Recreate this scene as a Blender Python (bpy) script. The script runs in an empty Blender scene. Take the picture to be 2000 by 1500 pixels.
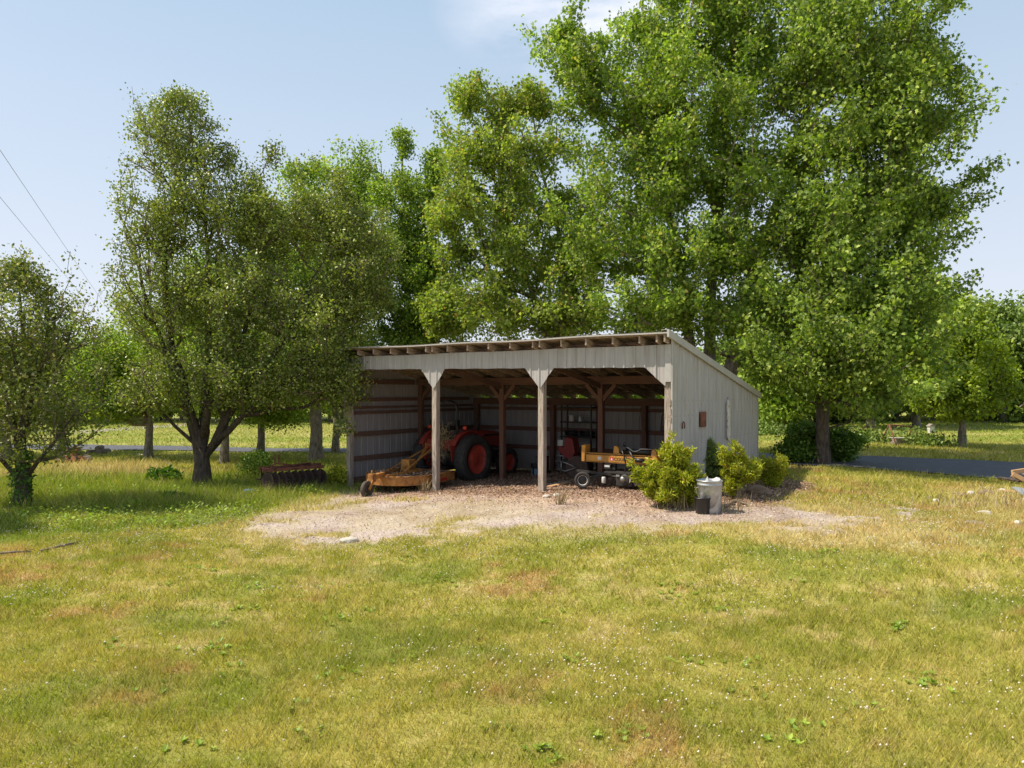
import bpy, math, random
import numpy as np
from mathutils import Vector, Matrix
random.seed(7); rng = np.random.default_rng(11)
scene = bpy.context.scene
col = scene.collection

# ---------------------------------------------------------------- camera, sky, sun, exposure
CAM_H = 2.57; FPX = 1387.0; HY = 765.0
cam = bpy.data.cameras.new('camera'); cam_o = bpy.data.objects.new('camera', cam); col.objects.link(cam_o)
cam_o.location = (0, 0, CAM_H); cam_o.rotation_euler = (math.radians(90), 0, 0)
cam.sensor_width = 36; cam.lens = 36 * FPX / 2000; cam.shift_y = 15 / 2000
cam.clip_start = .1; cam.clip_end = 9000
scene.camera = cam_o
SUN_EL = math.radians(55); SUN_AZ = math.radians(-91)      # azimuth from +Y towards +X
w = bpy.data.worlds.new('World'); scene.world = w; w.use_nodes = True
nt = w.node_tree; nt.nodes.clear()
def N(tree, t, **kw):
    n = tree.nodes.new(t)
    for k, v in kw.items():
        if k in n.inputs: n.inputs[k].default_value = v
        else: setattr(n, k, v)
    return n
sky = N(nt, 'ShaderNodeTexSky'); sky.sky_type = 'NISHITA'; sky.sun_disc = False
sky.sun_elevation = SUN_EL; sky.sun_rotation = SUN_AZ; sky.dust_density = 2.2; sky.air_density = 1.0; sky.ozone_density = 1.0; sky.altitude = 100
bg = N(nt, 'ShaderNodeBackground', Strength=.095)
wo = N(nt, 'ShaderNodeOutputWorld')
tc = N(nt, 'ShaderNodeTexCoord')
# a thin streak of high cloud
mp = N(nt, 'ShaderNodeMapping'); mp.inputs['Scale'].default_value = (3.2, 3.2, 9.0); mp.inputs['Rotation'].default_value = (0, math.radians(-12), 0)
no = N(nt, 'ShaderNodeTexNoise', Scale=1.7, Detail=7.0, Roughness=.58)
dot = N(nt, 'ShaderNodeVectorMath', operation='DISTANCE')
sc_ = N(nt, 'ShaderNodeMapping'); sc_.inputs['Scale'].default_value = (1.0, 1.0, 2.6)
cpos = Vector((215, 1387, 765 - 12)).normalized()
dot.inputs[1].default_value = (cpos.x, cpos.y, cpos.z * 2.6)
ra = N(nt, 'ShaderNodeMapRange'); ra.inputs['From Min'].default_value = .10; ra.inputs['From Max'].default_value = .24; ra.inputs['To Min'].default_value = 1; ra.inputs['To Max'].default_value = 0
rn = N(nt, 'ShaderNodeMapRange'); rn.inputs['From Min'].default_value = .36; rn.inputs['From Max'].default_value = .62
mu = N(nt, 'ShaderNodeMath', operation='MULTIPLY'); mu2 = N(nt, 'ShaderNodeMath', operation='MULTIPLY'); mu2.inputs[1].default_value = .9
# pale humid air low over the horizon
sep = N(nt, 'ShaderNodeSeparateXYZ'); rh = N(nt, 'ShaderNodeMapRange'); rh.inputs['From Min'].default_value = 0; rh.inputs['From Max'].default_value = .75
rh.inputs['To Min'].default_value = .8; rh.inputs['To Max'].default_value = .6
mx0 = N(nt, 'ShaderNodeMixRGB'); hz_ = N(nt, 'ShaderNodeMixRGB'); hz_.inputs['Color1'].default_value = (7.3, 7.4, 8.1, 1); hz_.inputs['Color2'].default_value = (4.5, 6.0, 7.5, 1)
he = N(nt, 'ShaderNodeMapRange'); he.inputs['From Max'].default_value = .5; nt.links.new(he.outputs[0], hz_.inputs['Fac']); nt.links.new(hz_.outputs[0], mx0.inputs['Color2'])
mx = N(nt, 'ShaderNodeMixRGB'); mx.inputs['Color2'].default_value = (8.3, 8.3, 9.0, 1)
L = nt.links.new
L(tc.outputs['Generated'], mp.inputs['Vector']); L(mp.outputs[0], no.inputs['Vector'])
L(tc.outputs['Generated'], sc_.inputs['Vector']); L(sc_.outputs[0], dot.inputs[0])
L(dot.outputs['Value'], ra.inputs['Value']); L(no.outputs['Fac'], rn.inputs['Value'])
L(ra.outputs[0], mu.inputs[0]); L(rn.outputs[0], mu.inputs[1]); L(mu.outputs[0], mu2.inputs[0])
L(tc.outputs['Generated'], sep.inputs[0]); L(sep.outputs['Z'], rh.inputs['Value']); L(sep.outputs['Z'], he.inputs['Value'])
L(rh.outputs[0], mx0.inputs['Fac']); L(sky.outputs[0], mx0.inputs['Color1'])
L(mu2.outputs[0], mx.inputs['Fac']); L(mx0.outputs[0], mx.inputs['Color1']); L(mx.outputs[0], bg.inputs['Color']); L(bg.outputs[0], wo.inputs[0])
sun = bpy.data.lights.new('sun', 'SUN'); sun.energy = 5.0; sun.angle = math.radians(.53); sun.color = (1.0, .90, .745)
sun_o = bpy.data.objects.new('sun', sun); col.objects.link(sun_o)
sd = Vector((math.sin(SUN_AZ) * math.cos(SUN_EL), math.cos(SUN_AZ) * math.cos(SUN_EL), math.sin(SUN_EL)))
sun_o.rotation_euler = sd.to_track_quat('Z', 'Y').to_euler(); sun_o.location = (-20, 0, 40)
scene.view_settings.view_transform = 'Standard'; scene.view_settings.look = 'None'
scene.view_settings.exposure = 0.46; scene.view_settings.gamma = 1
scene.cycles.max_bounces = 8; scene.cycles.diffuse_bounces = 4; scene.cycles.transmission_bounces = 4; scene.cycles.glossy_bounces = 3
scene.cycles.use_denoising = True

# ---------------------------------------------------------------- numpy noise and site geometry
def _hash(ix, iy, s):
    n = (ix.astype(np.int64) * 374761393 + iy.astype(np.int64) * 668265263 + s * 982451653) & 0x7fffffff
    n = ((n ^ (n >> 13)) * 1274126177) & 0x7fffffff
    n = n ^ (n >> 16)
    return (n & 0xffff) / 65535.0
def vnoise(x, y, s=0):
    x = np.asarray(x, float); y = np.asarray(y, float)
    ix = np.floor(x); iy = np.floor(y); fx = x - ix; fy = y - iy
    fx = fx * fx * (3 - 2 * fx); fy = fy * fy * (3 - 2 * fy)
    a = _hash(ix, iy, s); b = _hash(ix + 1, iy, s); c = _hash(ix, iy + 1, s); d = _hash(ix + 1, iy + 1, s)
    return (a * (1 - fx) + b * fx) * (1 - fy) + (c * (1 - fx) + d * fx) * fy
def fbm(x, y, s=0, o=4):
    t = 0; a = .5; m = 0
    for k in range(o):
        t = t + a * vnoise(x * 2 ** k + 17.3 * k, y * 2 ** k - 9.1 * k, s + k); m += a; a *= .5
    return t / m
def sstep(a, b, x):
    t = np.clip((np.asarray(x, float) - a) / (b - a), 0, 1); return t * t * (3 - 2 * t)

TH = .605; CT, ST = math.cos(TH), math.sin(TH); OX, OY = -4.394, 19.278     # shed frame: x along the front, y inwards
def loc_of(X, Y):
    dx = np.asarray(X) - OX; dy = np.asarray(Y) - OY
    return dx * CT - dy * ST, dx * ST + dy * CT
def wld(t, d, z=0): return Vector((OX + t * CT + d * ST, OY - t * ST + d * CT, z))
def hgt(X, Y):
    t, d = loc_of(X, Y)
    h = .5 * sstep(0, 9.5, t) * sstep(-7, -1, d)
    h = h + .9 * sstep(45, 130, Y)
    h = h + (fbm(np.asarray(X) * .25, np.asarray(Y) * .25, 5, 3) - .5) * .10 * (1 - sstep(-1.6, -.3, d) * sstep(-1.5, -.2, t) * (1 - sstep(9.8, 11, t)))
    return h
def gp(x, y):
    Y = 20.
    for k in range(40):
        X = (x - 1000) / FPX * Y; h = float(hgt(X, Y)); Y = .5 * Y + .5 * (CAM_H - h) * FPX / (y - HY)
    X = (x - 1000) / FPX * Y
    return Vector((X, Y, float(hgt(X, Y))))
def at(x, y, Y): return Vector(((x - 1000) / FPX * Y, Y, CAM_H - (y - HY) / FPX * Y))
def g_at(X, Y): return Vector((X, Y, float(hgt(X, Y))))
def tz(t, d):
    v = wld(t, d); return float(hgt(v.x, v.y))
def poly_sd(poly, X, Y):
    """signed distance, negative inside"""
    X = np.asarray(X, float); Y = np.asarray(Y, float); P = [(p[0], p[1]) for p in poly]
    best = np.full(X.shape, 1e9); inside = np.zeros(X.shape, bool)
    for i in range(len(P)):
        ax, ay = P[i]; bx, by = P[(i + 1) % len(P)]
        ex, ey = bx - ax, by - ay
        tt = np.clip(((X - ax) * ex + (Y - ay) * ey) / (ex * ex + ey * ey + 1e-9), 0, 1)
        best = np.minimum(best, np.hypot(X - ax - tt * ex, Y - ay - tt * ey))
        if abs(ey) > 1e-9:
            c = ((ay > Y) != (by > Y)) & (X < ex * (Y - ay) / ey + ax); inside ^= c
    return np.where(inside, -best, best)
def pxpoly(l): return [gp(*p)[:2] for p in l]

# ---------------------------------------------------------------- object helpers
def tag(o, label=None, cat=None, group=None, kind=None):
    if label: o['label'] = label
    if cat: o['category'] = cat
    if group: o['group'] = group
    if kind: o['kind'] = kind
    return o
def empty(name, loc, rz=0, **kw):
    o = bpy.data.objects.new(name, None); o.empty_display_size = .2; col.objects.link(o)
    o.location = loc; o.rotation_euler = (0, 0, rz); return tag(o, **kw)
def fast_mesh(name, V, faces, mat, parent=None, smooth=False, colors=None):
    """faces: list of (n,k) index arrays"""
    me = bpy.data.meshes.new(name); V = np.asarray(V, np.float32)
    me.vertices.add(len(V)); me.vertices.foreach_set('co', V.ravel())
    idx = np.concatenate([f.ravel() for f in faces]).astype(np.int32)
    tot = np.concatenate([np.full(len(f), f.shape[1]) for f in faces]).astype(np.int32)
    st = np.concatenate([[0], np.cumsum(tot)[:-1]]).astype(np.int32)
    me.loops.add(len(idx)); me.loops.foreach_set('vertex_index', idx)
    me.polygons.add(len(tot)); me.polygons.foreach_set('loop_start', st); me.polygons.foreach_set('loop_total', tot)
    if smooth: me.polygons.foreach_set('use_smooth', np.ones(len(tot), bool))
    me.update(calc_edges=True)
    if colors is not None:
        a = me.color_attributes.new('tint', 'FLOAT_COLOR', 'POINT')
        c = np.ones((len(V), 4), np.float32); c[:, :3] = colors; a.data.foreach_set('color', c.ravel())
    me.materials.append(mat)
    o = bpy.data.objects.new(name, me); col.objects.link(o)
    if parent: o.parent = parent
    return o
class MB:
    def __init__(s): s.v = []; s.f = []; s.sm = []; s.T = Matrix.Identity(4)
    def add(s, vs, fs, sm=False):
        b = len(s.v); s.v += [tuple(s.T @ Vector(p)) for p in vs]; s.f += [tuple(i + b for i in f) for f in fs]; s.sm += [sm] * len(fs); return s
    def box(s, a, b):
        x0, y0, z0 = a; x1, y1, z1 = b
        return s.add([(x0,y0,z0),(x1,y0,z0),(x1,y1,z0),(x0,y1,z0),(x0,y0,z1),(x1,y0,z1),(x1,y1,z1),(x0,y1,z1)],
              [(0,3,2,1),(4,5,6,7),(0,1,5,4),(1,2,6,5),(2,3,7,6),(3,0,4,7)])
    def cbox(s, c, d): return s.box([c[i] - d[i] / 2 for i in range(3)], [c[i] + d[i] / 2 for i in range(3)])
    def beam(s, p, q, w_, h, up=(0, 0, 1)):
        p = Vector(p); q = Vector(q); d = (q - p); L_ = d.length; d.normalize(); u = Vector(up)
        sx = d.cross(u)
        if sx.length < 1e-4: sx = d.cross(Vector((0, 1, 0)))
        sx.normalize(); uz = sx.cross(d)
        vs = [p + d * a + sx * b * w_ / 2 + uz * c * h / 2 for a in (0, L_) for b, c in ((-1,-1),(1,-1),(1,1),(-1,1))]
        return s.add(vs, [(0,3,2,1),(4,5,6,7),(0,1,5,4),(1,2,6,5),(2,3,7,6),(3,0,4,7)])
    def tube(s, pts, r, n=8, caps=True, sm=True):
        pts = [Vector(p) for p in pts]; rr = r if isinstance(r, (list, tuple)) else [r] * len(pts)
        vs = []; fs = []; ref = None
        for i, p in enumerate(pts):
            d = (pts[min(i + 1, len(pts) - 1)] - pts[max(i - 1, 0)])
            if d.length < 1e-7: d = Vector((0, 0, 1))
            d.normalize()
            if ref is None: ref = Vector((0, 0, 1)) if abs(d.z) < .9 else Vector((1, 0, 0))
            a = d.cross(ref); a = a.normalized() if a.length > 1e-5 else d.orthogonal().normalized(); b = d.cross(a); ref = -b.cross(d) if False else ref
            for k in range(n):
                t = 2 * math.pi * k / n; vs.append(p + (a * math.cos(t) + b * math.sin(t)) * rr[i])
        for i in range(len(pts) - 1):
            for k in range(n):
                k2 = (k + 1) % n; fs.append((i*n+k, i*n+k2, (i+1)*n+k2, (i+1)*n+k))
        s.add(vs, fs, sm)
        if caps:
            b = len(s.v) - len(vs)
            s.f += [tuple(b + k for k in range(n))[::-1], tuple(b + (len(pts)-1)*n + k for k in range(n))]; s.sm += [False, False]
        return s
    def lathe(s, prof, c=(0, 0, 0), axis='z', n=24, sm=True, closed=False):
        """prof: list of (radius, along)"""
        vs = []; fs = []; m = len(prof)
        for r, a in prof:
            for k in range(n):
                t = 2 * math.pi * k / n; x, y = r * math.cos(t), r * math.sin(t)
                p = {'z': (x, y, a), 'x': (a, x, y), 'y': (y, a, x)}[axis]
                vs.append((p[0] + c[0], p[1] + c[1], p[2] + c[2]))
        for i in range(m if closed else m - 1):
            j = (i + 1) % m
            for k in range(n):
                k2 = (k + 1) % n; fs.append((i*n+k, i*n+k2, j*n+k2, j*n+k))
        return s.add(vs, fs, sm)
    def prism(s, poly, z0, z1, plane='xy'):
        n = len(poly)
        f3 = {'xy': lambda a, b, c: (a, b, c), 'xz': lambda a, b, c: (a, c, b), 'yz': lambda a, b, c: (c, a, b)}[plane]
        vs = [f3(a, b, z0) for a, b in poly] + [f3(a, b, z1) for a, b in poly]
        return s.add(vs, [tuple(range(n))[::-1], tuple(range(n, 2*n))] + [(i, (i+1) % n, n + (i+1) % n, n + i) for i in range(n)])
    def build(s, name, mat, parent=None, bevel=0, label=None):
        me = bpy.data.meshes.new(name); me.from_pydata(s.v, [], s.f); me.polygons.foreach_set('use_smooth', s.sm); me.update()
        import bmesh
        bm = bmesh.new(); bm.from_mesh(me); bmesh.ops.recalc_face_normals(bm, faces=bm.faces); bm.to_mesh(me); bm.free()
        me.materials.append(mat); o = bpy.data.objects.new(name, me); col.objects.link(o)
        if parent: o.parent = parent
        if bevel:
            b = o.modifiers.new('bevel', 'BEVEL'); b.width = bevel; b.segments = 2; b.limit_method = 'ANGLE'
        if label: o['label'] = label
        return o

# ---------------------------------------------------------------- materials
def mat_new(name):
    m = bpy.data.materials.new(name); m.use_nodes = True; m.node_tree.nodes.clear(); return m, m.node_tree
def ramp(t, stops):
    r = N(t, 'ShaderNodeValToRGB'); e = r.color_ramp.elements
    while len(e) < len(stops): e.new(.5)
    for i, (p, c) in enumerate(stops): e[i].position = p; e[i].color = (*c, 1)
    return r
def surf(name, c1, c2=None, scale=6, stretch=(1, 1, 1), rough=.7, metal=0, bump=0, bscale=30, c3=None, coat=0, island=0):
    """procedural two- or three-tone surface"""
    m, t = mat_new(name); l = t.links.new
    out = N(t, 'ShaderNodeOutputMaterial'); p = N(t, 'ShaderNodeBsdfPrincipled', Roughness=rough, Metallic=metal); l(p.outputs[0], out.inputs[0])
    if coat: p.inputs['Coat Weight'].default_value = coat
    c2 = c2 or tuple(v * .7 for v in c1)
    tcn = N(t, 'ShaderNodeTexCoord'); mpn = N(t, 'ShaderNodeMapping'); mpn.inputs['Scale'].default_value = stretch; l(tcn.outputs['Object'], mpn.inputs[0])
    n1 = N(t, 'ShaderNodeTexNoise', Scale=scale, Detail=8.0, Roughness=.65); l(mpn.outputs[0], n1.inputs['Vector'])
    st = [(.32, c1), (.68, c2)] if not c3 else [(.3, c1), (.52, c2), (.66, c3)]
    r = ramp(t, st)
    src = n1.outputs['Fac']
    if island:
        g = N(t, 'ShaderNodeNewGeometry'); a = N(t, 'ShaderNodeMath', operation='MULTIPLY_ADD'); a.inputs[1].default_value = island; l(g.outputs['Random Per Island'], a.inputs[0])
        b = N(t, 'ShaderNodeMath', operation='ADD'); b.inputs[1].default_value = -island / 2; l(n1.outputs['Fac'], b.inputs[0]); l(b.outputs[0], a.inputs[2]); src = a.outputs[0]
    l(src, r.inputs[0]); l(r.outputs[0], p.inputs['Base Color'])
    if bump:
        n2 = N(t, 'ShaderNodeTexNoise', Scale=bscale, Detail=6.0, Roughness=.7); l(mpn.outputs[0], n2.inputs['Vector'])
        b = N(t, 'ShaderNodeBump', Strength=bump, Distance=.02); l(n2.outputs['Fac'], b.inputs['Height']); l(b.outputs[0], p.inputs['Normal'])
    return m
def leafmat(name, stops, trans=.40, rough=.45, gloss=.25, attr=False):
    m, t = mat_new(name); l = t.links.new; out = N(t, 'ShaderNodeOutputMaterial')
    if attr:
        src = N(t, 'ShaderNodeAttribute', attribute_name='tint').outputs['Color']
    else:
        g = N(t, 'ShaderNodeNewGeometry'); r = ramp(t, stops); l(g.outputs['Random Per Island'], r.inputs[0])
        # slow drift of tone through the crown
        n1 = N(t, 'ShaderNodeTexNoise', Scale=.8, Detail=4.0); tcn = N(t, 'ShaderNodeTexCoord'); l(tcn.outputs['Object'], n1.inputs['Vector'])
        mr = N(t, 'ShaderNodeMapRange'); mr.inputs['From Min'].default_value = .3; mr.inputs['From Max'].default_value = .7; mr.inputs['To Min'].default_value = .65; mr.inputs['To Max'].default_value = 1.4
        l(n1.outputs['Fac'], mr.inputs['Value'])
        h = N(t, 'ShaderNodeHueSaturation'); l(r.outputs[0], h.inputs['Color']); l(mr.outputs[0], h.inputs['Value']); src = h.outputs[0]
    p = N(t, 'ShaderNodeBsdfPrincipled', Roughness=rough); p.inputs['Specular IOR Level'].default_value = gloss; l(src, p.inputs['Base Color'])
    tr = N(t, 'ShaderNodeBsdfTranslucent'); h2 = N(t, 'ShaderNodeHueSaturation', Saturation=1.15, Value=1.5); l(src, h2.inputs['Color']); l(h2.outputs[0], tr.inputs['Color'])
    mxs = N(t, 'ShaderNodeMixShader'); mxs.inputs[0].default_value = trans
    l(p.outputs[0], mxs.inputs[1]); l(tr.outputs[0], mxs.inputs[2]); l(mxs.outputs[0], out.inputs[0]); return m

M = {}
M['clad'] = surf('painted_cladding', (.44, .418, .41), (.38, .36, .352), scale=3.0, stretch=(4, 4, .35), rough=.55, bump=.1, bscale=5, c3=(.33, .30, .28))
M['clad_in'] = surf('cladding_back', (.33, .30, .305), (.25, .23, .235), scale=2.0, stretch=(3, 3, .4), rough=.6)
M['trim'] = surf('trim_metal', (.44, .42, .40), (.37, .35, .335), scale=4, rough=.5)
M['roof'] = surf('roof_metal', (.27, .22, .18), (.20, .155, .125), scale=5, rough=.55, c3=(.15, .10, .07))
M['post'] = surf('weathered_post', (.52, .45, .39), (.36, .30, .25), scale=7, stretch=(7, 7, .5), rough=.9, bump=.6, bscale=12, c3=(.17, .13, .10))
M['wood_in'] = surf('brown_timber_up', (.20, .10, .07), (.13, .065, .045), scale=7, stretch=(6, 6, .5), rough=.9, bump=.4, bscale=12)
M['wood_in_x'] = surf('brown_timber_along', (.19, .10, .07), (.12, .06, .045), scale=7, stretch=(.5, 6, 6), rough=.9, bump=.4, bscale=12)
M['wood_in_y'] = surf('brown_timber_deep', (.18, .10, .07), (.11, .06, .045), scale=7, stretch=(6, .5, 6), rough=.9, bump=.4, bscale=12)
M['rafter'] = surf('rafter_wood', (.50, .42, .35), (.30, .22, .165), scale=7, stretch=(6, .8, 6), rough=.9, bump=.4, bscale=12, c3=(.2, .13, .09))
M['bark'] = surf('bark', (.20, .15, .115), (.10, .075, .058), scale=9, stretch=(2, 2, .6), rough=.95, bump=1.0, bscale=14, c3=(.05, .038, .03))
M['bark_dark'] = surf('bark_dark', (.13, .098, .075), (.07, .052, .04), scale=9, stretch=(2, 2, .6), rough=.95, bump=1.0, bscale=14, c3=(.04, .03, .024))
M['bark_grey'] = surf('bark_grey', (.34, .29, .24), (.21, .175, .14), scale=8, stretch=(2, 2, .6), rough=.95, bump=1.0, bscale=14, c3=(.08, .065, .05))
M['twig'] = surf('twig_bark', (.27, .21, .15), (.16, .12, .085), scale=9, stretch=(2, 2, .8), rough=.9, bump=.6, bscale=16, c3=(.10, .075, .055))
M['tyre'] = surf('tyre_rubber', (.028, .026, .025), (.055, .048, .042), scale=8, rough=.85, bump=.2)
M['tyre_dusty'] = surf('dusty_rubber', (.05, .042, .036), (.09, .07, .055), scale=9, rough=.9, bump=.3)
M['orange'] = surf('tractor_orange', (.40, .042, .028), (.30, .038, .027), scale=5, rough=.55, c3=(.22, .06, .04))
M['rim'] = surf('rim_orange', (.58, .075, .045), (.46, .06, .04), scale=6, rough=.6, c3=(.22, .05, .03))
M['dark'] = surf('dark_metal', (.02, .02, .02), (.04, .034, .03), scale=9, rough=.6)
M['black'] = surf('black_paint', (.012, .012, .013), (.025, .024, .024), scale=9, rough=.4)
M['yellow'] = surf('mower_yellow', (.48, .22, .04), (.34, .145, .035), scale=7, rough=.75, bump=.2, c3=(.17, .07, .03))
M['yellow2'] = surf('splitter_yellow', (.58, .27, .03), (.44, .20, .03), scale=6, c3=(.30, .15, .05), rough=.45)
M['litter'] = surf('litter_covered_deck', (.42, .20, .07), (.30, .18, .10), scale=22, rough=.9, bump=.6, c3=(.14, .075, .035))
M['rust'] = surf('rust', (.27, .095, .055), (.17, .06, .036), scale=9, rough=.9, bump=.4, c3=(.07, .028, .02))
M['rust_dark'] = surf('dark_rust', (.10, .062, .05), (.06, .038, .032), scale=12, rough=.9, bump=.4)
M['steel'] = surf('bare_steel', (.45, .44, .42), (.3, .29, .27), scale=12, rough=.4, metal=.7)
M['galv'] = surf('galvanised', (.54, .55, .56), (.40, .41, .42), scale=14, rough=.38, metal=.55, bump=.15, bscale=9, c3=(.40, .40, .40))
M['white'] = surf('white_plastic', (.62, .61, .58), (.5, .48, .44), scale=6, rough=.5)
M['white_dirty'] = surf('chalky_white', (.74, .72, .66), (.55, .50, .43), scale=11, rough=.8, c3=(.25, .2, .15))
M['blue'] = surf('blue_plastic', (.22, .36, .48), (.16, .26, .38), scale=6, rough=.5)
M['red'] = surf('red_paint', (.30, .025, .025), (.2, .02, .02), scale=6, rough=.5)
M['stone'] = surf('limestone', (.55, .51, .44), (.40, .35, .29), scale=12, rough=.9, bump=.6, bscale=20)
M['stone_brown'] = surf('brown_stone', (.24, .17, .11), (.15, .10, .07), scale=12, rough=.9, bump=.6, bscale=20)
M['cut_wood'] = surf('fresh_cut_wood', (.52, .24, .10), (.36, .13, .06), scale=9, rough=.85, c3=(.25, .09, .04))
M['log_bark'] = surf('log_bark', (.30, .24, .19), (.16, .12, .09), scale=10, rough=.95, bump=.8, bscale=20)
M['board'] = surf('raw_board', (.56, .34, .17), (.40, .24, .13), scale=8, stretch=(1, 1, 1), rough=.8)
M['board_grey'] = surf('grey_board', (.30, .26, .22), (.17, .14, .12), scale=8, rough=.9, bump=.4)
M['straw'] = surf('straw', (.42, .33, .18), (.26, .19, .10), scale=20, rough=.9, island=.6)
M['cord'] = surf('wire_cable', (.20, .20, .21), scale=3)
M['decal'] = surf('decal_black', (.03, .02, .015), rough=.5)
M['decal_red'] = surf('decal_red', (.5, .03, .02), rough=.5)
M['lamp_red'] = surf('lamp_red', (.65, .07, .03), (.6, .06, .03), rough=.3)

MAPLE = [(0, (.10, .165, .024)), (.35, (.17, .26, .04)), (.75, (.28, .385, .065)), (.95, (.43, .51, .13)), (1, (.42, .36, .09))]
M['maple'] = leafmat('maple_leaves', MAPLE)
M['maple_dark'] = leafmat('maple_leaves_deep', [(0, (.085, .14, .022)), (.4, (.145, .22, .036)), (.8, (.25, .34, .06)), (1, (.43, .49, .12))], trans=.38)
M['maple_yel'] = leafmat('maple_leaves_light', [(0, (.145, .21, .035)), (.5, (.235, .32, .055)), (.85, (.35, .42, .09)), (.96, (.42, .42, .09)), (1, (.46, .28, .10))], trans=.4)
M['pear'] = leafmat('pear_leaves', [(0, (.105, .14, .025)), (.4, (.165, .21, .04)), (.75, (.26, .295, .06)), (.93, (.38, .38, .12)), (1, (.44, .36, .18))], trans=.3, rough=.42, gloss=.45)
M['pear_b'] = leafmat('pear_leaves_fresh', [(0, (.105, .145, .025)), (.4, (.17, .225, .038)), (.8, (.27, .32, .06)), (1, (.42, .42, .13))], trans=.28, rough=.42, gloss=.45)
M['far_leaf'] = leafmat('distant_leaves', [(0, (.10, .16, .035)), (.5, (.15, .22, .045)), (1, (.24, .31, .07))], trans=.25)
M['far_leaf_l'] = leafmat('distant_leaves_light', [(0, (.19, .28, .05)), (.5, (.26, .36, .06)), (1, (.36, .44, .09))], trans=.3)
M['ygreen'] = leafmat('yellow_green_leaves', [(0, (.14, .205, .02)), (.5, (.22, .30, .03)), (1, (.33, .40, .055))], trans=.35)
M['cedar'] = leafmat('cedar_sprays', [(0, (.17, .21, .015)), (.45, (.30, .345, .025)), (.85, (.44, .46, .04)), (1, (.48, .34, .10))], trans=.3)
M['cedar_dark'] = leafmat('cedar_sprays_deep', [(0, (.13, .18, .05)), (.5, (.20, .26, .07)), (1, (.30, .35, .10))], trans=.25)
M['shrub'] = leafmat('shrub_leaves', [(0, (.06, .12, .015)), (.5, (.10, .18, .025)), (1, (.18, .27, .045))], trans=.25)
M['grass'] = leafmat('grass_blades', None, trans=.3, attr=True, rough=.55, gloss=.2)
M['weed'] = leafmat('weed_leaves', [(0, (.17, .25, .035)), (.6, (.23, .33, .045)), (1, (.33, .42, .06))], trans=.3)
M['ivy'] = leafmat('ivy_leaves', [(0, (.05, .11, .015)), (.6, (.09, .19, .025)), (1, (.16, .27, .04))], trans=.25)
M['clover'] = surf('clover_heads', (.66, .62, .50), (.50, .44, .32), scale=50, rough=.8, island=.4)

# ---------------------------------------------------------------- ground
GRAVEL = pxpoly([(440,1034),(520,1056),(620,1054),(700,1049),(900,1039),(1200,1034),(1450,1040),(1600,1047),(1760,1036),(1690,1010),(1520,990),(1440,985),(1300,985),(1150,978),(1060,970),(850,966),(780,975),(690,962),(620,978),(520,1012)])
MULCH = [wld(*p)[:2] for p in [(0,-.4),(1.5,-1.7),(3,-1.9),(6,-2.1),(9,-2.2),(10.6,-1.8),(11.2,.6),(11.4,2.6),(10.2,5),(9.2,5.8),(0,5.8)]]
GREY_PATCH = pxpoly([(1740,1002),(1760,992),(1800,995),(1820,1008),(1780,1012)])
STRAW = pxpoly([(1420,1050),(1560,985),(1700,985),(1800,1000),(1860,960),(1990,950),(2100,960),(2100,1045),(1800,1062),(1600,1052)])
STRAW2 = pxpoly([(130,905),(330,900),(330,925),(250,938),(60,945),(60,915)])
LUSH = pxpoly([(-100,960),(60,930),(330,935),(480,925),(660,900),(690,950),(560,985),(480,1020),(380,1035),(200,1050),(-100,1060)])
PATH = pxpoly([(120,843),(200,838),(330,829),(420,824),(425,828),(330,834),(200,844),(120,850)])
G_GREEN = np.array((.252, .262, .036)); G_YEL = np.array((.435, .38, .10)); G_STRAW = np.array((.56, .46, .225)); G_RUST = np.array((.44, .27, .12)); G_LUSH = np.array((.185, .245, .035))
def lerp(a, b, t): return a + (b - a) * np.asarray(t)[..., None]
def masks(X, Y):
    nz = (fbm(X * .9, Y * .9, 31, 4) - .5) * 1.5; nz2 = (fbm(X * 3.3, Y * 3.3, 37, 3) - .5) * .5
    fine = fbm(X * 7, Y * 9, 41, 3) - .5
    gr = 1 - sstep(-.45, .35, poly_sd(GRAVEL, X, Y) + nz * 1.5 + nz2 * 1.3 + fine * .9)
    gr = gr * (1 - .9 * sstep(.56, .68, fbm(X * .9, Y * 1.6, 67, 4) + fine * .15) * sstep(-1.6, -.3, poly_sd(GRAVEL, X, Y)))
    mu_ = 1 - sstep(-.5, .5, poly_sd(MULCH, X, Y) + nz * .9 + nz2 + fine * .6)
    gr = np.maximum(gr * (.72 + .28 * sstep(.42, .58, fbm(X * .8, Y * 1.4, 61, 4))), 1 - sstep(-.1, .15, poly_sd(GREY_PATCH, X, Y) + nz2 * 1.2 + fine * 1.2 + .1))
    return gr, mu_, nz, nz2
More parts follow.
